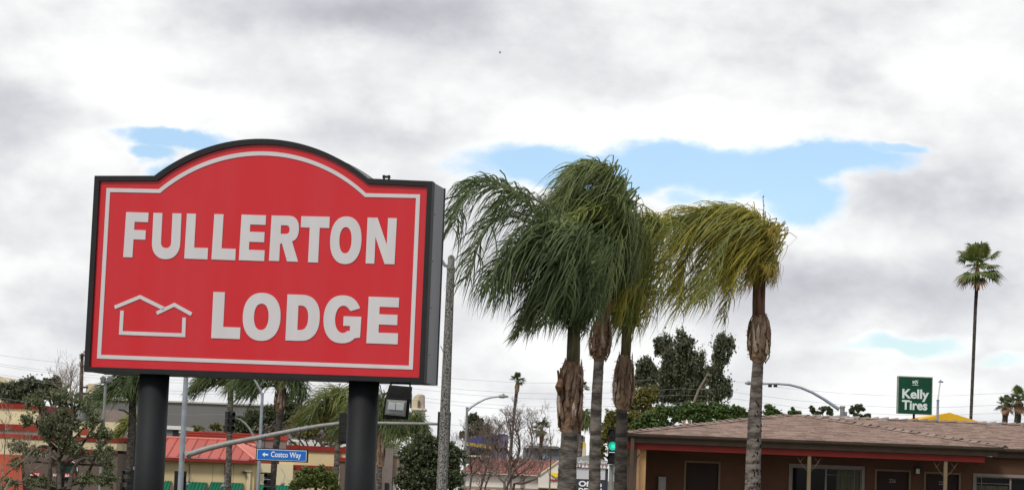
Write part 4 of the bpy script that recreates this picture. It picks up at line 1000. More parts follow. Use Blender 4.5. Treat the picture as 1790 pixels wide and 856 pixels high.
# woodpecker holes in the pecked trunk
hb = MB(); rr = random.Random(9)
for k in range(85):
    py = 700+158*rr.random()**.75; u = rr.uniform(-.95,.95)
    t = (py-632)/(870-632); cx = 1325-(1325-1315)*t; hw = 9.5+(13.8-9.5)*t
    a = math.asin(u); c = P(cx, py, 42); R = hw*42/F*1.012
    ct = Vector((c.x+math.sin(a)*R, 42-math.cos(a)*R, c.z)); s1 = rr.uniform(.007,.017); s2 = s1*rr.uniform(1.2,2.4)
    tx = Vector((math.cos(a), math.sin(a), 0)); nr = Vector((math.sin(a), -math.cos(a), 0)); tl = rr.uniform(-.4,.4); ring_ = []
    for q in range(7):
        b = 2*PI*q/7; ring_.append(ct+tx*(math.cos(b)*s1*rr.uniform(.6,1.2)+math.sin(b)*s2*tl)+Vector((0,0,1))*math.sin(b)*s2)
    hb.add([p+nr*.004 for p in ring_]+[p-nr*.02 for p in ring_], [tuple(range(7))]+[(q, q+7, (q+1)%7+7, (q+1)%7) for q in range(7)])
hb.build('peck_holes', 'hole', pal4, kind='stuff')
# stubs of cut stems on the front palm
st = MB().tube([P(979,672,29.9), P(977,658,29.85), P(975,647,29.8)], [.03,.018,.012], 6).tube([P(981,668,29.9), P(981,655,29.85), P(980.5,643,29.8)], [.03,.02,.015], 6)
st.tube([P(978,690,29.85), P(977,676,29.8), P(980,664,29.85)], [.02,.05,.035], 8)
st.build('cut_stems', 'fibre', [o for o in COL.objects if o.name == 'queen_palm'][0])

# ------------------------------------------------------------------ farther queen palms behind the sign
def far_palm(tr, Y, label, crown, seed, mats, L=1.5, rad=70, nf=14, tm='trunk', wind=(-.35,0,-.93), group='palms across the road', husk=None, width=.05):
    p = P(tr[0][0], tr[0][1], Y); root = thing('queen_palm', (p.x, Y, gz(p.x, Y)), label, 'palm tree', group)
    trunk(root, tr, Y, tm, seg=14, ring=.22, seed=seed, amp=.05)
    if husk: boots(root, husk, Y, seed, 9, L=(.9,1.6))
    rr = random.Random(seed); cx, cy = crown
    for i in range(nf):
        a = -PI*.15+PI*1.3*(i+rr.uniform(-.3,.3))/(nf-1); r = rad*rr.uniform(.75,1.1); dx, dyy = math.cos(a)*r, -math.sin(a)*r*.6
        dx = dx*(.75 if dx > 0 else 1.1)-r*.12
        ctrl = [(cx,cy+10),(cx+dx*.35,cy+dyy*.75-10),(cx+dx*.7,cy+dyy*.8-2),(cx+dx*1.0,cy+dyy*.4+r*.25)]
        frond(root, jitter(ctrl, Y, rr.uniform(-1,1)*rad*Y/F*.7, rr, 4), mats[i % len(mats)], L, 40, width, seed*50+i, wind=wind, r0=.04, seg=3)
    return root
far_palm([(398,870,5.6),(400,800,5.4),(402,740,5.1),(403,690,5),(404,668,4.6)], 112, 'palm across the road standing behind the dark signal head', (404,668), 51, ['frond_dark','frond_dark','frond_mid'], rad=62, L=1.4)
far_palm([(475,870,5.4),(480,800,5.5),(487,745,6),(490,720,6),(491,680,6)], 108, 'husky palm right of the lamp pole with brown boots under its crown', (491,668), 52, ['frond_dark','frond_dark','frond_mid'], rad=72, L=1.5, tm='trunk_dark', husk=[(488.5,720,7),(489,705,10),(491,685,9),(492,668,6)])
far_palm([(226,870,7),(228,800,7),(231,745,7),(232,695,6)], 118, 'dark palm drooping behind the left sign post', (232,690), 53, ['frond_dark'], rad=60, L=1.6, tm='trunk_dark')
far_palm([(226,870,5),(229,820,5),(233,780,5),(236,768,5)], 130, 'small bright palm seen low behind the left sign post', (236,752), 54, ['frond_lime'], rad=30, L=.9, nf=9)
far_palm([(662,870,5),(663,820,5),(665,790,5),(665,745,4)], 110, 'shaggy palm standing behind the right sign post', (664,738), 55, ['frond_mid','leaf_yellow','frond_dark'], rad=72, L=1.5, husk=[(664,815,6),(665,790,8),(665,765,7),(665,750,5)])
far_palm([(585,870,5),(588,820,5),(590,780,5),(590,730,4)], 122, 'yellow-green palm crown just left of the right sign post', (590,722), 56, ['leaf_yellow','frond_lime','frond_mid'], rad=66, L=1.6, nf=13)
far_palm([(720,870,4),(722,800,4),(723,758,4)], 135, 'grey-green palm crown above the round dark tree', (722,756), 57, ['frond_dark','frond_mid'], rad=44, L=1.3, nf=12)
far_palm([(1010,870,4),(1013,800,4),(1016,760,4)], 170, 'slim distant palm seen between the two front trunks', (1018,742), 58, ['frond_mid','frond_dark'], rad=26, L=1.2, nf=10, width=.06)
# fan palms
def fan_palm(tr, Y, label, crown, rad, seed, nf=26, tm='trunk_dark', skirt=True, group='distant fan palms', mats=('leaf_green','leaf_dark')):
    p = P(tr[0][0], tr[0][1], Y); root = thing('fan_palm', (p.x, Y, gz(p.x, Y)), label, 'palm tree', group)
    trunk(root, tr, Y, tm, seg=12, ring=.25, seed=seed, amp=.04)
    rr = random.Random(seed); c0 = P(crown[0], crown[1], Y); R = rad*Y/F
    if skirt:
        t0 = P(tr[-1][0], tr[-1][1], Y); MB().tube([t0-Vector((0,0,R*.5)), t0, c0], [tr[-1][2]*Y/F*1.05, tr[-1][2]*Y/F*1.35, tr[-1][2]*Y/F*.7], 10, wob=.15, rnd=rr).build('skirt', 'fibre', root)
    for i in range(nf):
        el_ = rr.uniform(-.75, 1.45); a = i*2.4+rr.uniform(-.3,.3); d = Vector((math.cos(a)*math.cos(el_), math.sin(a)*math.cos(el_), math.sin(el_)))
        L1_ = R*rr.uniform(.42,.58); tip = c0+d*L1_-Vector((0,0,R*.05*(1-d.z))); mb = MB()
        mb.tube([c0, c0+d*L1_*.55+Vector((0,0,R*.04)), tip], [.03,.022,.016], 4)
        side = d.cross(Vector((0,0,1))); side = side.normalized() if side.length > .1 else Vector((1,0,0)); upv = side.cross(d).normalized(); lr = R*rr.uniform(.42,.56)
        tilt = rr.uniform(-.3,.3)
        for k in range(17):
            b = math.radians(-115+230*k/16); dd = (d*math.cos(b)+side*math.sin(b)*math.cos(tilt)+upv*math.sin(b)*math.sin(tilt)).normalized(); l = lr*(.72+.28*math.cos(b))*rr.uniform(.88,1.08)
            q = dd.cross(upv).normalized(); m_ = tip+dd*l*.55; e = tip+dd*l+Vector((0,0,-l*.30))
            w = l*.085
            mb.add([tip, m_-q*w, e, m_+q*w], [(0,1,2,3)])
        mm = 'fibre' if el_ < -.55 else mats[i % len(mats)]
        mb.build('fan_leaf', mm, root)
    return root
fan_palm([(1693,870,2.8),(1697,735,2.8),(1701,640,2.9),(1705,540,3.0),(1708,490,3.4),(1708.5,480,3.8)], 185, 'very tall slender fan palm rising alone over the motel roof', (1708.5,466), 54, 61, nf=40, group=None, mats=('frond_mid','leaf_green','frond_lime'))
fan_palm([(1752,870,5),(1756,745,5),(1758,715,5)], 170, 'small fan palm left of its taller twin at the right edge', (1758,706), 22, 62, nf=28, group='fan palms at the right edge')
fan_palm([(1775,870,5),(1778,745,6),(1781,705,6)], 165, 'bushy fan palm at the right edge, nearer of the pair', (1781,700), 33, 63, nf=30, group='fan palms at the right edge')
fan_palm([(890,870,1.4),(896,760,1.6),(900,710,2.6),(904,676,3.2)], 210, 'distant fan palm with thick curved trunk beside the long street lamp arm', (905,664), 17, 64, nf=22)
fan_palm([(943,870,2.5),(945,790,3),(947,760,3.2)], 200, 'low distant fan palm behind the bare trees', (947,748), 22, 65, nf=24, mats=('leaf_dark','frond_dark'))
fan_palm([(1012,870,3.5),(1012,770,3.5),(1016,690,3.2)], 190, 'distant fan palm mostly hidden behind the front palm trunk', (1016,676), 18, 66, nf=20)

# ------------------------------------------------------------------ broadleaf trees
def leaf_cloud(par, clumps, Y, n, size, m, seed, name='crown', droop=0, depth=1.0, sub=14, thick=.6, asp=.55):
    rr = np.random.default_rng(seed); tot = sum(c[2]*c[3] for c in clumps); V_ = []; 
    for c in clumps:
        px, py, rx, ry = c[:4]; off = c[4] if len(c) > 4 else 0
        rx, ry = (rx*1.22, ry*1.08) if droop else (rx, ry); ce = np.array(P(px, py, Y+off)); r = np.array([rx*Y/F, max(rx,ry)*Y/F*depth*.8, ry*Y/F]); k = int(n*rx*ry/tot); ns = max(3, int(sub))
        ns *= 2; d = rr.normal(0,1,(ns,3)); d /= np.linalg.norm(d,axis=1)[:,None]; sc = ce+d*r*rr.uniform(.2,1.0,(ns,1)); sr = rr.uniform(.18,.40,ns)
        ids = rr.integers(0, ns, k); dd = rr.normal(0,1,(k,3)); rad_ = np.abs(rr.normal(0,.55,(k,1)))+.1; dd /= np.linalg.norm(dd,axis=1)[:,None]
        st = rr.random((k,1)) < .03
        pts = sc[ids]+dd*rad_*sr[ids][:,None]*r.mean()*(np.array([1.1,1.1,.8]) if not droop else np.array([.8,.8,1.7]))
        pts = np.where(st, ce+rr.normal(0,.42,(k,3))*r, pts)
        nrm = rr.normal(0,1,(k,3))+dd*.8+np.array([0,0,.5]); nrm /= np.linalg.norm(nrm,axis=1)[:,None]
        a = np.cross(nrm, rr.normal(0,1,(k,3))+np.array([0,0,-droop*3.0])); a = np.cross(a, nrm) if droop else a
        a /= np.linalg.norm(a,axis=1)[:,None]+1e-9; b = np.cross(nrm, a); s = size*rr.uniform(.6,1.3,(k,1))
        q = np.stack([pts-a*s, pts-b*s*asp+nrm*s*.12, pts+a*s, pts+b*s*asp+nrm*s*.12], axis=1); V_.append(q.reshape(-1,3))
    V_ = np.concatenate(V_); Fq = np.arange(len(V_)).reshape(-1,4)
    return build_np(name, V_, Fq, m, par)
def limb(mb, a, b, r0, r1, rr, bend=.12, seg=6, n=6):
    a = Vector(a); b = Vector(b); L_ = (b-a).length; pts = []; o1 = Vector((rr.uniform(-1,1), rr.uniform(-1,1), rr.uniform(-.2,.6)))*L_*bend; o2 = Vector((rr.uniform(-1,1), rr.uniform(-1,1), rr.uniform(-.4,.4)))*L_*bend*.5
    for i in range(n+1):
        t = i/n; pts.append(a.lerp(b, t)+o1*math.sin(PI*t)+o2*math.sin(2*PI*t))
    mb.tube(pts, [r0+(r1-r0)*i/n for i in range(n+1)], seg); return pts
def tree(name, label, cat, trunkpx, clumps, Y, n, size, m, seed, rt=.2, bark='bark', droop=0, group=None, sub=14, limbs=True, asp=.55, extra=None, depth=1.0):
    p = P(*trunkpx[0], Y); root = thing(name, (p.x, Y, gz(p.x,Y)), label, cat, group); rr = random.Random(seed); mb = MB()
    pts = [Vector((p.x, Y, gz(p.x,Y)))]+[P(x,y,Y) for x,y in trunkpx]
    mb.tube(pts, [rt*(1.2-.6*i/(len(pts)-1)) for i in range(len(pts))], 10, wob=.06, rnd=rr)
    if limbs:
        for c in clumps:
            ce = P(c[0], c[1], Y+(c[4] if len(c) > 4 else 0)); st_ = min(pts[1:], key=lambda q: (q-ce).length+max(0, q.z-ce.z)*3)
            pp = limb(mb, st_, ce, rt*.42, rt*.14, rr)
            for k in range(3):
                e = ce+Vector((rr.uniform(-1,1)*c[2], rr.uniform(-.7,.7)*c[2], rr.uniform(-.4,1)*c[3]))*(Y/F)*.8; limb(mb, pp[rr.randrange(2,6)], e, rt*.16, rt*.05, rr, n=4, seg=5)
    mb.build('trunk', bark, root)
    leaf_cloud(root, clumps, Y, n, size, m, seed, droop=droop, sub=sub, asp=asp, depth=depth)
    return root
# left ficus with open branches
rt_ = tree('broadleaf_tree', 'open leafy tree with forked grey-green limbs in front of the cream restaurant', 'tree', [(104,856),(103,810),(104,780)],
     [(50,735,24,18),(65,700,26,22),(105,690,30,20),(140,705,28,20),(160,735,26,20),(175,760,24,22),(90,750,30,26),(120,770,24,20),(135,790,26,18),(35,780,24,16),(60,790,22,14),(30,810,18,12),
      (175,795,28,22),(190,815,16,26),(70,840,26,14),(150,835,34,18),(185,840,22,16),(110,725,26,22),(15,845,24,14),(128,745,22,16)], 64, 26000, .032, 'leaf_ficus', 71, rt=.085, sub=14)
mb = MB(); r7 = random.Random(72)
for pts in ([(104,856),(103,820),(104,790),(100,762),(88,742),(76,712),(70,700)], [(108,856),(112,820),(135,790),(165,745),(180,735)], [(104,800),(85,782),(70,780),(55,790)], [(103,790),(84,770),(66,745),(64,735),(66,728)],
            [(120,856),(128,820),(148,800),(170,812),(190,806)], [(104,800),(120,770),(128,735),(126,705)], [(112,856),(92,842),(72,836),(52,824)], [(140,856),(150,835),(165,800),(168,785)], [(86,856),(88,800),(86,740),(84,720)]):
    q = [P(x,y,64+r7.uniform(-.6,.6)) for x,y in pts]; mb.tube(catmull(q, 14), [.065-.05*i/14 for i in range(15)], 7)
mb.build('limbs', 'bark', rt_)
# bare twigs at the far left
def bare(name, label, stems, Y, seed, m='twig', r=.06, lv=4, L=1.0, spread=.75, group=None, dens=1.0, up=.35):
    p = P(stems[0][0][0], 856, Y); root = thing(name, (p.x, Y, gz(p.x,Y)), label, 'tree', group); rr = random.Random(seed); mb = MB(); tw_ = MB()
    def grow(a, d, l, r_, k):
        n = 4; pts = [a]; dd = d.copy()
        for i in range(n): dd = (dd+Vector((rr.uniform(-.28,.28), rr.uniform(-.28,.28), rr.uniform(-.12,.26)))).normalized(); pts.append(pts[-1]+dd*l/n)
        (mb if r_ > .02 else tw_).tube(pts, [max(.006, r_*(1-.45*i/n)) for i in range(n+1)], 5 if r_ > .02 else 3, cap=False)
        if k:
            for i in range(rr.choice((2,3,3))):
                s_ = Vector((rr.uniform(-1,1), rr.uniform(-1,1), rr.uniform(-.3,.8)+up)).normalized()
                grow(pts[rr.choice((2,3,4,4))], (dd*(1-spread)+s_*spread).normalized(), l*rr.uniform(.55,.85), r_*.55, k-1)
    for st_ in stems:
        q = [P(x,y,Y+rr.uniform(-.5,.5)) for x,y in st_]; 
        if st_[0][1] > 850: q = [Vector((q[0].x, q[0].y, gz(p.x,Y)))]+q
        c = catmull(q, 12); mb.tube(c, [r*(1.25-.85*i/12) for i in range(13)], 7)
        for i in range(4, 13):
            if rr.random() < .8*dens:
                d = (c[min(12,i+1)]-c[i-1]).normalized(); s_ = Vector((rr.uniform(-1,1), rr.uniform(-1,1), rr.uniform(-.1,.8)+up)).normalized()
                grow(c[i], (d*.35+s_*.65).normalized(), L*rr.uniform(.6,1.1)*(1.15-i/20), r*.42, lv-1)
    mb.build('trunk', m, root)
    if tw_.v: tw_.build('twigs', m, root, kind='stuff')
    return root
bare('bare_tree', 'thin leafless pale tree at the far left edge before the orange awning', [[(2,856),(4,830),(7,800),(9,770),(10,740)], [(3,835),(25,815),(45,800),(58,780)], [(8,856),(40,840),(60,820),(78,812)]], 60, 81, 'bark_pale', .020, 3, .6, dens=.8)
bare('bare_tree', 'large leafless tree with many curved brown branches before the red tile roof', [[(893,870),(892,830),(891,790),(894,765),(892,745)], [(896,856),(912,845),(938,835),(948,815),(955,790)], [(882,856),(878,840),(862,825),(846,825)], [(888,840),(900,820),(925,800),(930,770),(925,745)],
     [(894,800),(880,780),(872,790),(862,775)], [(890,820),(905,800),(908,770),(900,750),(885,735)], [(885,856),(905,830),(935,812)]], 125, 82, 'twig', .07, 5, 1.05, group=None)
bare('bare_tree', 'leafless multi-stem shrub tree right beside the round dark tree', [[(820,870),(824,830),(822,800),(820,770)], [(838,870),(850,820),(860,780),(857,770)], [(846,870),(852,840),(862,825)], [(824,830),(838,815),(845,800),(852,780)]], 128, 83, 'twig', .06, 5, 1.1)
bare('bare_tree', 'sparse thin leafless tree just left of the front palm trunk', [[(960,870),(962,820),(963,780),(960,745)]], 140, 84, 'twig', .05, 4, 1.4, dens=.8)
bare('bare_tree', 'leafless pale tree tops behind the leafy tree on the left', [[(125,760),(126,720),(124,690),(122,672)], [(126,720),(112,700),(108,680)]], 150, 85, 'bark_pale', .08, 4, 1.6)
# round dark tree
tree('round_tree', 'dense dark round tree behind the speckled lamp post', 'tree', [(757,870),(757,820)],
     [(735,780,34,24),(765,790,34,28),(725,815,30,28),(760,825,40,34),(795,800,22,30),(740,850,40,20),(790,840,26,30),(710,795,16,18),(700,840,12,18),(748,768,20,12)], 115, 24000, .075, 'leaf_dark', 73, rt=.22, sub=26)
# bright shrub
tree('tall_shrub', 'bright green pointed shrub below the blue street name sign', 'shrub', [(552,870),(552,850)],
     [(530,840,24,16),(560,835,30,16),(580,845,20,14),(545,825,18,10),(515,850,12,10),(572,826,12,8),(532,822,8,8),(562,818,6,8)], 120, 10000, .085, 'leaf_shrub', 74, rt=.12, sub=22, asp=.35)
# eucalyptus group
tree('eucalyptus_tree', 'tallest dark eucalyptus with hanging foliage between the palms', 'tree', [(1196,870),(1196,740),(1194,690)],
     [(1160,605,16,18,2),(1198,600,17,20),(1208,635,22,28),(1190,650,22,28),(1172,630,14,28),(1165,655,16,24),(1215,665,20,24),(1200,685,22,20),(1180,680,20,18),(1152,598,9,8),(1170,692,18,16),(1222,690,16,14),(1190,612,10,12),(1228,660,14,20),(1235,690,16,14),(1180,640,14,16),(1145,690,14,12)], 210, 44000, .13, 'leaf_euc', 75, rt=.17, bark='bark_pale', droop=1, sub=18, group='eucalyptus behind the motel')
tree('eucalyptus_tree', 'leaning right eucalyptus with a bare pale limb', 'tree', [(1204,870),(1206,720),(1222,680),(1240,650)],
     [(1262,598,18,16),(1260,620,15,18),(1252,645,13,22),(1262,680,20,18),(1248,690,14,12),(1246,665,10,16),(1272,600,8,8)], 204, 15000, .13, 'leaf_euc', 76, rt=.15, bark='bark_pale', droop=1, sub=18, group='eucalyptus behind the motel')
tree('eucalyptus_tree', 'lower left eucalyptus partly behind the third palm trunk', 'tree', [(1140,870),(1138,720),(1136,680)],
     [(1130,640,16,12),(1124,655,12,14),(1143,655,14,14),(1118,668,12,12),(1138,675,16,14),(1128,690,14,12)], 215, 12000, .13, 'leaf_euc', 77, rt=.13, bark='bark_pale', droop=1, sub=14, group='eucalyptus behind the motel')
# yellowish tree and green hedge trees behind the motel
tree('broadleaf_tree', 'yellow-green tree just right of the third palm trunk', 'tree', [(1118,870),(1118,760)],
     [(1115,700,22,22),(1135,690,18,18),(1105,730,22,26),(1135,720,22,20),(1088,745,22,30),(1060,760,14,26),(1070,730,14,20),(1110,755,20,16),(1046,790,12,24)], 150, 20000, .095, 'leaf_yellow', 78, rt=.3, sub=24)
for i, (lab, cl) in enumerate((('leafy green tree behind the left end of the motel roof', [(1118,742,18,10),(1140,730,18,16),(1160,722,18,18),(1185,725,16,16),(1150,742,24,10),(1200,718,14,16)]),
                ('leafy green tree behind the motel roof left of the lone palm', [(1222,720,20,16),(1245,718,18,15),(1268,718,18,15),(1290,722,14,13),(1230,735,24,10),(1270,733,24,10),(1303,727,9,9)]),
                ('sparse green treetops behind the motel roof right of the lone palm', [(1345,718,9,14),(1360,722,9,8),(1385,722,8,10),(1352,728,14,6),(1395,722,6,5),(1372,730,10,4)]),)):
    xm4 = sum(c[0] for c in cl)/len(cl)
    tree('broadleaf_tree', lab, 'tree', [(xm4,860),(xm4,760)], cl, 88, (12000, 12000, 3400)[i], .062, 'leaf_green', 90+i, rt=.14, sub=24 if i < 2 else 12, group='green trees behind the motel')
tree('broadleaf_tree', 'small green treetop left of the grey lamp post behind the motel', 'tree', [(1442,860),(1442,760)], [(1420,716,5,8),(1440,714,7,5),(1450,718,8,9),(1430,722,8,4)], 90, 900, .075, 'leaf_dark', 94, rt=.08, sub=8, group='green trees behind the motel')
tree('broadleaf_tree', 'small dark treetop right of the grey lamp post behind the motel', 'tree', [(1500,860),(1500,760)], [(1490,716,6,8),(1503,713,8,9),(1516,726,6,5),(1500,726,14,4)], 160, 1300, .12, 'leaf_dark', 95, rt=.12, sub=10, group='green trees behind the motel')
# trees far left and behind the sign
for i, (lab, cl, Yt) in enumerate((('grey-green spreading tree far off at the left edge of the photo', [(10,685,22,20),(30,680,20,18),(52,672,22,18),(25,698,28,12),(62,690,18,16)], 220),
        ('dark rounded tree beyond the cream restaurant, second from the left edge', [(80,676,14,14),(98,668,12,12),(92,688,18,14),(108,684,10,10)], 225),)):
    xm4 = sum(c[0] for c in cl)/len(cl)
    tree('broadleaf_tree', lab, 'tree', [(xm4,860),(xm4,720)], cl, Yt, 15000, .14, 'leaf_euc', 100+i, rt=.4, sub=18, group='far trees on the left')
tree('broadleaf_tree', 'olive tree mass behind the sign between the two sign posts', 'tree', [(440,870),(440,780)], [(420,742,24,20),(448,735,26,22),(475,725,22,20),(452,752,30,12),(510,715,22,20),(530,720,20,20),(515,738,26,14),(545,740,20,14),(500,700,16,14)], 185, 22000, .12, 'leaf_dark', 104, rt=.35, sub=22)
tree('broadleaf_tree', 'yellow-olive tree behind the right sign post', 'tree', [(575,870),(575,790)], [(560,735,22,20),(585,730,20,20),(600,745,18,16),(540,752,18,10),(690,720,14,24),(700,745,20,16),(680,740,18,18)], 175, 15000, .11, 'leaf_yellow', 105, rt=.3, sub=22)
tree('eucalyptus_tree', 'small loose eucalyptus beyond the blue roof', 'tree', [(834,870),(834,760)], [(826,732,9,12),(836,740,9,12),(848,750,8,9),(820,755,8,8),(835,755,14,7),(810,760,6,6)], 230, 6500, .13, 'leaf_euc', 106, rt=.2, droop=1, sub=12)
tree('flowering_hedge', 'low pinkish leafless hedge on the slope above the cream wing', 'hedge', [(540,870),(540,790)], [(505,748,22,10),(535,758,30,9),(565,762,26,8),(470,752,20,9),(600,765,12,6)], 180, 4200, .10, 'twig', 107, rt=.2, sub=18)
tree('broadleaf_tree', 'small pale bush on top of the grey store wall', 'tree', [(385,870),(385,770)], [(375,745,14,8),(395,748,12,7),(345,748,16,6)], 190, 1600, .11, 'leaf_yellow', 108, rt=.1, sub=10)
tree('ivy_shrub', 'narrow green shrub between the dark palm trunk and motel post', 'shrub', [(1108,870),(1108,840)], [(1106,800,6,22),(1108,840,6,20)], 75, 1400, .05, 'leaf_green', 109, rt=.04, sub=14)
tree('broadleaf_tree', 'small pale green tree top behind the white building on the hill', 'tree', [(968,870),(968,810)], [(965,790,16,6),(985,788,14,6),(978,795,16,4)], 215, 1800, .14, 'leaf_yellow', 110, rt=.12, sub=14)

# ------------------------------------------------------------------ buildings across the road
YB = 145
RB = thing('restaurant', base(400, 850, YB), 'cream restaurant with red standing-seam metal roof and green awnings behind the sign posts', 'building')
x0, x1 = P(203,830,YB).x, P(443.5,830,YB).x; zf_t = P(323,799,YB).z; zf_b = P(323,805,YB).z; x2 = P(601,830,YB).x
MB().box(x0, x1+.0, YB+.5, YB+12, -3.2, zf_b+.05).build('wall', 'cream', RB)
MB().box(P(487,830,YB+1.2).x, x2+.8, YB+1.2, YB+14, -3.2, P(545,787,YB).z).build('wall', 'cream', RB)
MB().box(x1+.001, P(512,830,YB+1).x, YB+.8, YB+12, -3.2, zf_b+.04).build('wall', 'cream_pale', RB)
# hip roof face with standing seams
YT = YB+4.5; zT = P(325,766.5,YT).z
A_, B_, C_, D_ = Vector((x0-.1,YB,zf_t)), Vector((x1,YB,zf_t)), P(404,769,YT), P(236,764.5,YT); C_.z = D_.z = zT
rf = MB().add([A_, B_, C_, D_], [(0,1,2,3)]).add([A_, D_, D_+Vector((0,4,0)), A_+Vector((0,12,0))], [(0,1,2,3)]).build('roof', 'metal_red', RB)
nrm = (B_-A_).cross(D_-A_).normalized(); nrm = nrm if nrm.z > 0 else -nrm
w_ = .62; npan = int((B_.x-A_.x)/w_)
def roof_u(xf, v):                            # point on the front roof slope at x, v up the slope, kept inside the hips
    y = A_.y+(YT-YB)*v; z = zf_t+(zT-zf_t)*v; return Vector((xf, y, z))
hl = lambda v: A_.x+(D_.x-A_.x)*v
hr = lambda v: B_.x+(C_.x-B_.x)*v
for i in range(npan+1):
    xa, xb = A_.x+i*w_+.02, min(A_.x+(i+1)*w_-.02, B_.x)
    if xb <= xa+.05: continue
    def vmax(x):
        if x < D_.x: return max(0, (x-A_.x)/(D_.x-A_.x))
        if x > C_.x: return max(0, (B_.x-x)/(B_.x-C_.x))
        return 1
    va, vb = vmax(xa), vmax(xb); q = [roof_u(xa,0), roof_u(xb,0), roof_u(xb,vb), roof_u(xa,va)]
    MB().prism([p+nrm*.03 for p in q], -nrm*.028).build('roof_panel', 'metal_red', rf)
    if i and va > .05: MB().tube([roof_u(xa-.02,0)+nrm*.05, roof_u(xa-.02,va)+nrm*.05], .035, 4).build('roof_seam', 'seam_red', rf)
MB().tube([D_+Vector((0,0,.06)), C_+Vector((0,0,.06))], .07, 6).build('ridge_trim', 'rib_pale', rf)
MB().tube([C_+Vector((0,0,.05)), B_+Vector((0,0,.05))], .07, 6).build('ridge_trim', 'rib_pale', rf)
MB().tube([D_+Vector((0,0,.05)), A_+Vector((0,0,.05))], .06, 6).build('ridge_trim', 'rib_pale', rf)
# side slope with pale ribs
YS = YB+6; E_ = P(511,811,YS+1.5); H_ = P(452,775,YS+3.5)
E_.z = zf_t; sf = MB().add([B_+Vector((.01,0,0)), E_, H_, C_+Vector((.01,0,0))], [(0,1,2,3)]).build('roof', 'seam_red', RB)
for i in range(17):
    u = i/16; a = B_.lerp(E_, u); b = C_.lerp(H_, u); MB().tube([a+Vector((0,-.04,.05)), b+Vector((0,-.04,.05))], .045, 4).build('roof_rib', 'rib_pale', sf)
MB().box(A_.x-.02, B_.x, YB-.10, YB+.02, zf_b, zf_t-.01).build('fascia', 'fascia_red', RB)
MB().add([B_+Vector((.01,-.10,0)), E_+Vector((0,-.1,0)), E_+Vector((0,-.1,zf_b-zf_t)), B_+Vector((.01,-.1,zf_b-zf_t))], [(0,3,2,1)]).build('fascia', 'parapet_red', RB)
for (a, b_, yt, yb) in ((326,451,752,768),):
    o = fpart('parapet', 'parapet_red', RB, a, b_, 755, 772, YT+1, .4)
    for k in range(3): fpart('siding_groove', 'fascia_red', o, a, b_, 757.5+k*4.2, 758.4+k*4.2, YT+.985, .01)
fpart('parapet', 'mauve', RB, 447, 500, 767, 792, YT+2, .5); fpart('parapet_cap', 'parapet_red', RB, 446, 503, 760.5, 768, YT+1.9, .7)
fpart('coping', 'fascia_red', RB, 500, 606, 779, 789, YB+1.1, .3)
fpart('trim_band', 'fascia_red', RB, 509.5, 592, 813, 822, YB+1.12, .2)
fpart('door_surround', 'taupe', RB, 593, 612, 806, 870, YB+1.0, .4); fpart('door_lintel', 'fascia_red', RB, 591, 612, 799, 806, YB+.9, .4)
for px in (372, 408): fpart('wall_joint', 'trim', RB, px-.4, px+.1, 809, 842, YB+.49, .02)
fpart('pilaster', 'cream_pale', RB, 431, 437.5, 824, 862, YB+.35, .2); fpart('pilaster_cap', 'cream_pale', RB, 428, 440, 820, 824, YB+.28, .3)
o = fpart('security_camera', 'signal_black', RB, 423.5, 429, 823, 826.5, YB+.1, .3)
for px in (330, 392): fpart('downpipe', 'trim', RB, px, px+.9, 810, 850, YB+.42, .07)
def awning(x0p, x1p, yt, slant=6, Y=YB):
    a, b = P(x0p+slant*.5, yt, Y+.45), P(x1p+slant*.3, yt+.6, Y+.45); zt = (a.z+b.z)/2; zb2 = zt-1.0
    q = [Vector((a.x,Y+.45,zt)), Vector((a.x-.18,Y-.75,zb2)), Vector((b.x-.18,Y-.75,zb2)), Vector((b.x,Y+.45,zt))]
    mb = MB().add(q+[v-Vector((0,0,.04)) for v in q], [(0,1,2,3),(7,6,5,4),(0,4,5,1),(1,5,6,2),(2,6,7,3),(3,7,4,0)])
    aw = mb.build('awning', 'awning_green', RB); n_ = int((b.x-a.x)/.19)
    for i in range(n_+1):
        t = i/n_; MB().tube([q[0].lerp(q[3],t)+Vector((0,-.01,.02)), q[1].lerp(q[2],t)+Vector((0,-.01,.02))], .014, 4).build('awning_rib', 'awning_dark', aw)
    for xx in (q[1].x+.05, q[2].x-.05): MB().tube([(xx,Y-.7,zb2), (xx,Y+.45,zb2-.1)], .02, 4).build('awning_strut', 'signal_black', aw)
awning(286,298.5,839.5); awning(322,360.5,841.5); awning(366.5,423.5,842.3); awning(448,505,846.5); awning(243,281,838)
for px,py in ((327,846),(389,849),(494,845)):
    c_ = P(px,py,YB-.5); MB().tube([c_-Vector((.13,0,.1)), c_, c_+Vector((.13,0,.06))], [.04,.12,.05], 8).tube([c_, c_+Vector((.1,.3,.5)), c_+Vector((-.2,.9,.9))], .02, 5).build('gooseneck_lamp', 'galv_warm', RB)
MB().box(P(591,800,YB).x, P(592.2,800,YB).x, YB+1.0, YB+1.19, P(592,812,YB).z, P(592,788,YB).z).build('downpipe', 'parapet_red', RB)
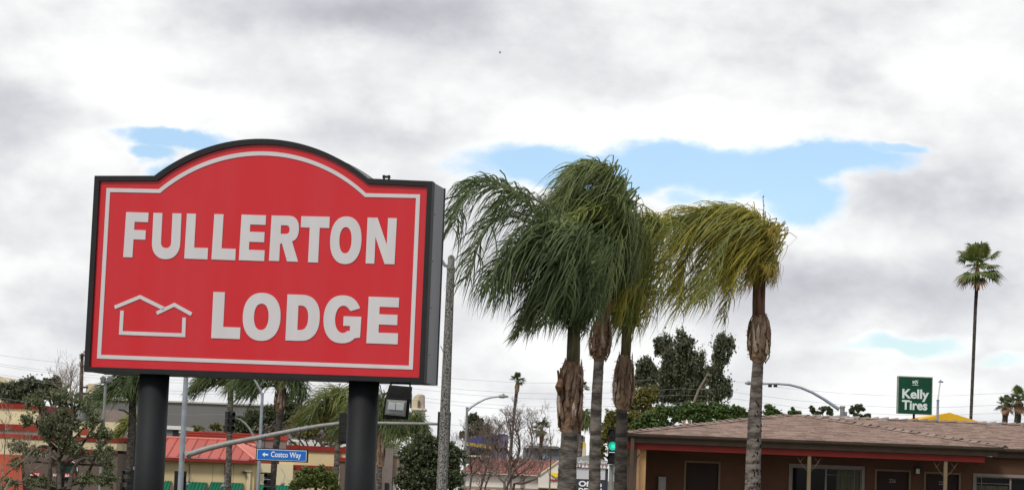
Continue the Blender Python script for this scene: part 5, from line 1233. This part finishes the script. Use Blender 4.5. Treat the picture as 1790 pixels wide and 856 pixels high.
# left restaurant
YC = 128
RC = thing('restaurant', base(100, 850, YC), 'two-tier cream restaurant with red bands and small red signs at the left edge', 'building')
fpart('upper_wall', 'cream_pale', RC, -60, 66, 710, 780, YC+8, 10)
fpart('upper_coping', 'fascia_red', RC, -60, 68, 704, 713, YC+7.9, 10.2)
fpart('upper_band', 'fascia_red', RC, -60, 66, 740, 750, YC+7.8, .3)
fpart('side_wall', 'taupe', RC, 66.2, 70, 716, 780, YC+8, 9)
fpart('grey_band', 'mauve', RC, -60, 66, 750, 757, YC+7.9, .2)
fpart('coping', 'parapet_red', RC, -60, 40, 756.5, 764, YC-.05, .5); fpart('wall', 'cream_pale', RC, -60, 40, 764, 793, YC, 8); fpart('wall', 'cream', RC, -60, 39.6, 793, 875, YC+.3, 7)
fpart('coping', 'fascia_red', RC, 40, 206, 762.5, 770, YC-.45, 2); fpart('cream_band', 'cream_pale', RC, 40, 204, 770, 783.5, YC-.4, 8); fpart('trim_band', 'fascia_red', RC, 40, 204, 783.5, 789, YC-.5, .4)
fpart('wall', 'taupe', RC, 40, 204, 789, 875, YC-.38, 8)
fpart('coping', 'fascia_red', RC, 186, 238, 764.5, 772, YC+3, .8); fpart('corner_wall', 'mauve', RC, 200, 238, 772, 800, YC+3.2, 4)
mb = MB(); q = [P(-30,792,YC), P(36,794,YC), P(40,856,YC-1.8), P(-30,856,YC-1.8)]; mb.prism([q[0],q[3],q[2],q[1]], (0,.05,-.05)); mb.build('awning', 'awning_orange', RC)
pc = P(17,848,YC-2.2); xx = P(12,845,YC-2).x
MB().prism(ppoly([(12,853),(25,843),(22,839),(10,848)],YC-2.3), (0,.2,0)).build('teal_plate', 'teal', RC)
o = fpart('sign_band', 'red_print', RC, 51, 73, 825, 831.5, YC-.5, .1); zz0, zz1 = P(62,830.6,YC).z, P(62,826.3,YC).z
text('BAKE', 'lettering', 'white_print', o, P(56,828,YC).x, P(72,828,YC).x, zz0, zz1, YC-.505, .02, .02)
o = fpart('sign_band', 'red_print', RC, 96, 131, 826, 833.5, YC-.62, .1); zz0, zz1 = P(115,832.5,YC).z, P(115,828,YC).z
text('PASTA BAR', 'lettering', 'white_print', o, P(97,829,YC).x, P(130,829,YC).x, zz0, zz1, YC-.625, .02, .02)
c_ = P(118,822,YC-.45); v = [c_+Vector((math.cos(math.radians(a))*.48, 0, math.sin(math.radians(a))*.52)) for a in range(0,360,15)]
MB().prism(v, (0,.1,0)).build('round_sign', 'brand_green', RC)
v1 = [c_+Vector((math.cos(math.radians(a))*.52, -.01, math.sin(math.radians(a))*.56)) for a in range(0,181,10)]; MB().tube(v1, .022, 5).build('sign_rim', 'white_print', RC)
MB().prism(ppoly([(110,811.5),(125,811.5),(126,803),(121,801),(114,804)],YC-.5), (0,.1,0)).build('red_emblem', 'red_print', RC)
MB().prism(ppoly([(88,810),(95,812),(97,807),(92,803),(88,805)],YC-.5), (0,.1,0)).build('red_emblem', 'red_print', RC)
# buildings behind
bb = thing('store_building', base(330, 800, 240), 'long windowless grey store building behind the restaurant roof', 'building')
fpart('wall', 'grey_wall', bb, 150, 640, 706.5, 800, 240, 30); fpart('coping', 'pale_cap', bb, 182, 642, 704.3, 707, 239.8, 1)
bs = thing('small_building', base(305, 800, 170), 'small grey building with white roof edge and dark opening', 'building')
fpart('wall', 'cool_wall', bs, 288, 317, 745, 790, 170, 6); fpart('roof_edge', 'white_paint', bs, 286, 318, 743.5, 750, 169.8, 6.4); fpart('opening', 'signal_black', bs, 302, 312, 750, 766, 169.95, .1); fpart('roof_edge', 'white_paint', bs, 312.5, 317.8, 750, 756, 169.9, .2)
bc = thing('beige_building', base(200, 800, 160), 'beige building with white wall panel and grey cornice left of the sign post', 'building')
fpart('wall', 'cream_pale', bc, 60, 210, 735, 800, 162, 20); fpart('wall_panel', 'white_paint', bc, 210, 232, 742, 758, 161.8, 1); fpart('cornice', 'mauve', bc, 186, 262, 757.5, 764, 161, 2); fpart('parapet', 'mauve', bc, 150, 262, 716, 742, 170, 2)
bd = thing('blue_grey_building', base(100, 800, 165), 'plain blue-grey building seen through the leafy tree', 'building')
fpart('wall', 'cool_wall', bd, 64, 142, 711, 790, 168, 12); fpart('coping', 'pale_cap', bd, 63.5, 143, 710, 712, 167.9, 12.2); fpart('dark_pipe', 'signal_black', bd, 94.5, 98.5, 716, 734, 167.8, .2)
MB().prism(ppoly([(140,760),(156,760),(150,747),(142,749)],155), (0,1,0)).build('orange_gable', 'awning_orange', bd)
be = thing('white_low_building', base(560, 800, 185), 'white rooftop units and low white building behind the cream wing', 'building')
fpart('wall', 'white_paint', be, 502, 610, 769, 800, 184, 8); fpart('siding', 'white_paint', be, 558, 584, 766, 780, 183.5, 2); fpart('unit', 'cream_pale', be, 511, 521, 770.5, 780, 183.2, .8)
fpart('vent_panel', 'grey_wall', be, 504, 511, 771, 777, 183.6, .3); fpart('window', 'cool_wall', be, 513, 517, 771, 777, 183.1, .08)
for k in range(4): fpart('siding_line', 'grey_wall', be, 559, 583, 767.5+k*2.9, 767.9+k*2.9, 183.45, .05)
bf = thing('mauve_building', base(680, 850, 150), 'mauve brick building with beige panel right of the right sign post', 'building')
fpart('wall', 'mauve', bf, 640, 686, 773, 870, 150, 10); fpart('coping', 'pale_cap', bf, 638, 694, 771, 774, 149.8, 10.2); fpart('side_panel', 'beige_block', bf, 686.1, 800, 797, 838, 150.4, 8)
fpart('louvre', 'white_wall', bf, 687, 700, 776, 797, 150.3, .3)
for k in range(5): fpart('louvre_slat', 'grey_wall', bf, 687.5, 699, 779+k*4, 780+k*4, 150.25, .05)
fpart('sill_band', 'grey_wall', bf, 686.2, 800, 836.5, 839.5, 150.2, .3); fpart('lower_wall', 'white_wall', bf, 686.1, 800, 839.5, 872, 150.35, 8); fpart('opening', 'signal_black', bf, 672, 679, 843, 870, 149.9, .12)
# arched tower
bt = thing('arched_tower', base(731, 800, 210), 'pale tower with arched top peeking right of the floodlight', 'tower')
q = [(719,738),(719,704),(721,697),(725,691.5),(731,688.3),(736.5,688.6),(736.8,738)]; MB().prism(ppoly(list(reversed(q))[::-1],210), (0,4,0)).build('wall', 'cream_pale', bt)
MB().prism(ppoly([(732,714),(732,693),(736.9,689),(740.5,689.5),(740.5,714)],209.7), (0,3.5,0)).build('side_wall', 'tower_pink', bt)
fpart('arch_opening', 'taupe', bt, 730, 733.2, 699, 712, 209.5, .2); fpart('cornice', 'white_wall', bt, 722, 743.5, 713, 716, 209.3, 5); fpart('lower_wall', 'white_wall', bt, 724, 740, 716, 760, 209.8, 4)
# tower left
bu = thing('far_tower', base(158, 800, 250), 'pinkish far tower behind the power pole on the left', 'tower')
fpart('wall', 'tower_pink', bu, 148, 163, 672, 760, 250, 5); fpart('top_block', 'cream_pale', bu, 153, 164.5, 670, 692, 249.5, 4); fpart('base_block', 'tower_pink', bu, 139, 150, 685, 760, 252, 4); fpart('cornice', 'pale_cap', bu, 147, 167, 692, 694.5, 249, 6)
bl = thing('gabled_building', base(2, 800, 260), 'pale gabled roof at the extreme left edge', 'building'); MB().prism(ppoly([(-20,720),(-20,657),(0,657),(16,667),(16,720)],260), (0,8,0)).build('wall', 'cream_pale', bl)
# blue roof building
bg_ = thing('blue_roof_building', base(850, 800, 190), 'building with slanted blue parapet, purple wall and yellow canopy', 'building')
MB().prism(ppoly([(816,790),(816,765.5),(840,761.5),(880,757.8),(886,759),(889,760.5),(884,790)],190), (0,6,0)).build('parapet', 'blue_wall', bg_)
MB().prism(ppoly([(860,806),(860,776),(868,763),(889.5,760.8),(885,806)],189.6), (0,.35,0)).build('purple_wall', 'purple_wall', bg_)
MB().prism(ppoly([(816,778),(816,772),(859,777.5),(859,784)],188.5), (0,1,0)).build('canopy', 'yellow_canopy', bg_)
fpart('wall', 'grey_wall', bg_, 812, 862, 783, 810, 189.4, 4)
for k in range(4): fpart('window', 'glass_dark', bg_, 820+k*10, 828+k*10, 786, 793, 189.3, .08)
fpart('ledge', 'white_wall', bg_, 812, 860, 795, 798, 189, .3)
bh = thing('pale_mural_building', base(960, 800, 205), 'low pale building with grey roof edge and round blue mural', 'building')
fpart('wall', 'cool_wall', bh, 915, 985, 783, 815, 205, 8); fpart('roof_edge', 'grey_wall', bh, 926, 977, 778.5, 783, 204.5, 9); c_ = P(951.5,796,204.9)
MB().prism([c_+Vector((math.cos(math.radians(a))*.30, 0, math.sin(math.radians(a))*.26)) for a in range(0,360,20)], (0,.05,0)).build('round_mural', 'pale_blue', bh)
for px in (934,938,941): fpart('rooftop_unit', 'grey_wall', bh, px, px+2.2, 774, 779, 206, .5)
# burger restaurant with red tile roof
YI = 165
BI_ = thing('burger_restaurant', base(900, 850, YI), 'white restaurant with red tile roof and yellow arrow behind the bare trees', 'building')
xa, xb = P(816,830,YI).x, P(1001,830,YI).x; ze = P(900,829,YI).z; YQ = YI+4; zr = P(900,803.5,YQ).z
MB().box(xa-1.5, xb, YI+.4, YI+10, -3.2, ze-.02).build('wall', 'white_wall', BI_)
fpart('lower_band', 'beige_block', BI_, 800, 1003, 852, 872, YI+.3, .2)
rf = MB().add([(xa-.3,YI,ze),(xb,YI,ze),(xb,YQ,zr),(P(838,803,YQ).x,YQ,zr)], [(0,1,2,3)]).build('roof', 'tile_red', BI_)
tl_ = MB(); nr = 9; sl = math.hypot(YQ-YI, zr-ze)
for r in range(nr):
    v = r/nr; y = YI+(YQ-YI)*v; z = ze+(zr-ze)*v; xs_ = xa-.3+(P(838,803,YQ).x-xa+.3)*v; k = 0; x = xs_
    while x < xb:
        tl_.tube([(x,y-.05,z+.09),(x,y+(YQ-YI)/nr,z+(zr-ze)/nr+.03)], [.10,.085], 6, cap=True); x += .22
tl_.build('roof_tiles', 'tile_red', rf, kind='stuff')
for r in range(nr):
    v = r/nr; y = YI+(YQ-YI)*v; z = ze+(zr-ze)*v; MB().box(xa-.3+(P(838,803,YQ).x-xa+.3)*v, xb, y-.07, y-.055, z+.02, z+.06).build('tile_course', 'tile_pale', rf)
MB().prism(ppoly([(941,852),(941,832),(979,804.5),(1003,803),(1003,853)],YI-.8), (0,2.2,0)).build('gable_wall', 'white_wall', BI_)
MB().tube([P(941,831,YI-.85), P(979,803.6,YI-.85)], .06, 5).build('gable_trim', 'cream_pale', BI_)
MB().prism(ppoly([(962,826),(964,825),(976,826.5),(983,824.5),(985,828),(977,830),(972,834),(966,830),(963,829)],YI-.95), (0,.1,0)).build('arrow', 'arrow_yellow', BI_)
text('IN-N-OUT', 'lettering', 'sign_letters_red', BI_, P(960,836,YI-1).x, P(994,836,YI-1).x, P(977,840.5,YI-1).z, P(977,835.8,YI-1).z, YI-.82, .08, .03)
fpart('lower_trim', 'cream_pale', BI_, 941, 1003, 851, 853, YI-.9, .3)
for k in range(5): fpart('striped_awning', 'red_print' if k % 2 else 'white_paint', BI_, 822+k*9, 831+k*9, 855, 866, YI-.4, .5)
fpart('wall_pier', 'beige_block', BI_, 910, 915, 828, 852, YI+.2, .2)
# shopping centre pylon
YP = 95
PY = thing('pylon_sign', base(1033, 856, YP), 'shopping centre pylon sign with Office DEPOT panel between palm trunks', 'sign')
xA_, xB_ = P(1005.5,830,YP).x, P(1063,830,YP).x
MB().box(xA_, xB_, YP, YP+.5, gz(xA_,YP), P(1034,817,YP).z).build('frame', 'slate', PY)
MB().prism(ppoly([(1006,812.5),(1006,799),(1030,794.5),(1063,805.5),(1063,814.5)],YP-.03), (0,.5,0)).build('top_panel', 'pylon_grey', PY)
text('Fullerton Center', 'lettering', 'white_print', PY, P(997.5,807,YP).x+.2, P(1062,809,YP).x, P(1030,809.5,YP).z, P(1030,803.5,YP).z, YP-.04, .02, .01)
for k in range(18):
    px = 1007+k*3.1; p_ = P(px, 814+(px-1030)*.037, YP-.06); MB().tube([p_+Vector((0,0,.05)), p_+Vector((0,-.03,-.05))], [.028,.030], 6).build('roof_tile', 'tile_red' if k % 2 else 'white_paint', PY)
fpart('panel', 'pylon_white', PY, 1007, 1058, 818, 837, YP-.02, .015); fpart('panel', 'slate', PY, 1007, 1059, 838.5, 880, YP-.02, .015)
text('Office', 'lettering', 'white_print', PY, P(1011.5,844,YP).x, P(1052,845,YP).x, P(1032,850,YP).z, P(1032,840,YP).z, YP-.022, .02, .035)
text('DEPOT', 'lettering', 'white_print', PY, P(1011.5,855,YP).x, P(1052,856,YP).x, P(1032,862,YP).z, P(1032,852.3,YP).z, YP-.022, .02, .035)
bj = thing('purple_tower', base(1015, 800, 260), 'far purple-grey block with tilted yellow billboard between palm trunks', 'tower')
fpart('wall', 'purple_wall', bj, 1006, 1022, 762, 810, 262, 5); MB().prism(ppoly([(1014,800),(1016,768.5),(1024.5,774),(1024,800)],258), (0,.5,0)).build('billboard', 'yellow_canopy', bj)
MB().prism(ppoly([(1014.5,798),(1015.6,779),(1023.6,782),(1023.2,798)],257.8), (0,.15,0)).build('poster', 'cream_pale', bj)
# floodlight pole at the left
Yf = 112; xf_ = P(183.5,690,Yf).x
LF = thing('floodlight_pole', (xf_, Yf, gz(xf_,Yf)), 'dark pole with twin floodlights left of the left sign post', 'street lamp')
MB().tube([(xf_,Yf,gz(xf_,Yf)), (xf_,Yf,P(184,668,Yf).z)], .07, 10).build('pole', 'galv_warm', LF)
MB().tube([P(176,668,Yf), P(192,668,Yf)], .035, 6).build('crossbar', 'galv_warm', LF)
for px, s_ in ((179,-1),(191,1)): MB().prism(ppoly([(px-4.5,660),(px-3,666.5),(px+3,667.5),(px+4.5,659),(px+1,656.5)],Yf-.2), (0,.35,0)).build('lamp_head', 'cabinet_grey', LF)
# wall lamp arm
L6 = thing('street_lamp', base(236,800,116), 'curved dark lamp arm over the beige building left of the sign post', 'street lamp')
MB().tube([base(236,800,116), P(236.5,760,116), P(234,735,116), P(228,724,116), P(217,717,116), P(207,715,116)], [.09,.07,.06,.05,.045,.04], 8).build('arm', 'signal_black', L6)
# power pole and lines
Yp = 200
PPo = thing('power_pole', base(141,700,Yp), 'brown wooden power pole with cross arms beside the lower left sign corner', 'power pole')
bp_ = base(141,700,Yp); MB().tube([bp_, P(141.5,690,Yp), P(144,617,Yp)], [.22,.17,.12], 8).build('pole', 'wood_pole', PPo)
for a, b_, y_ in ((139,148,620),(139,147,639),(141,156,687),(140,154,676)): MB().tube([P(a,y_,Yp-.2), P(b_,y_+.5,Yp-.2)], .08, 4).build('crossarm', 'wood_pole', PPo)
for px, y_ in ((140,637),(147,617)): MB().tube([P(px,y_,Yp-.2), P(px,y_-4,Yp-.2)], .06, 6).build('insulator', 'galv_warm', PPo)
fpart('transformer', 'galv_warm', PPo, 139, 141.2, 619, 627, Yp-.3, .3)
for i, (pa, pb) in enumerate((((-60,627),(1850,700)),((-60,630),(1850,715)),((-60,645),(1850,728)),((-60,649),(1850,738)),((-60,686),(1850,770)),((-60,612),(1850,680)))):
    a, b_ = P(*pa, Yp+i*1.5), P(*pb, Yp+i*1.5+6); pts = [a.lerp(b_, t/20)-Vector((0,0,1.1*math.sin(PI*((t/20*3)%1)))) for t in range(21)]
    o = MB().tube(pts, .010, 4).build('power_line', 'wire', origin=a); tag(o, 'thin dark overhead wire crossing the pale sky low above the roofs', 'wire', 'power lines across the sky')
# bird
c_ = P(874, 92, 80); bi = thing('bird', c_, 'tiny dark bird flying high in the cloudy sky', 'bird')
MB().tube([c_+Vector((-.006,0,-.05)), c_+Vector((0,0,-.03)), c_+Vector((.01,0,.03)), c_+Vector((.008,0,.035))], [.004,.012,.011,.004], 8).build('body', 'bird', bi)
for s_ in (-1,1): MB().add([c_+Vector((0,0,.02)), c_+Vector((0,0,-.03)), c_+Vector((s_*.025,.03*s_,.03)), c_+Vector((s_*.045,.06*s_,.01))], [(0,1,3,2)]).build('wing', 'bird', bi)
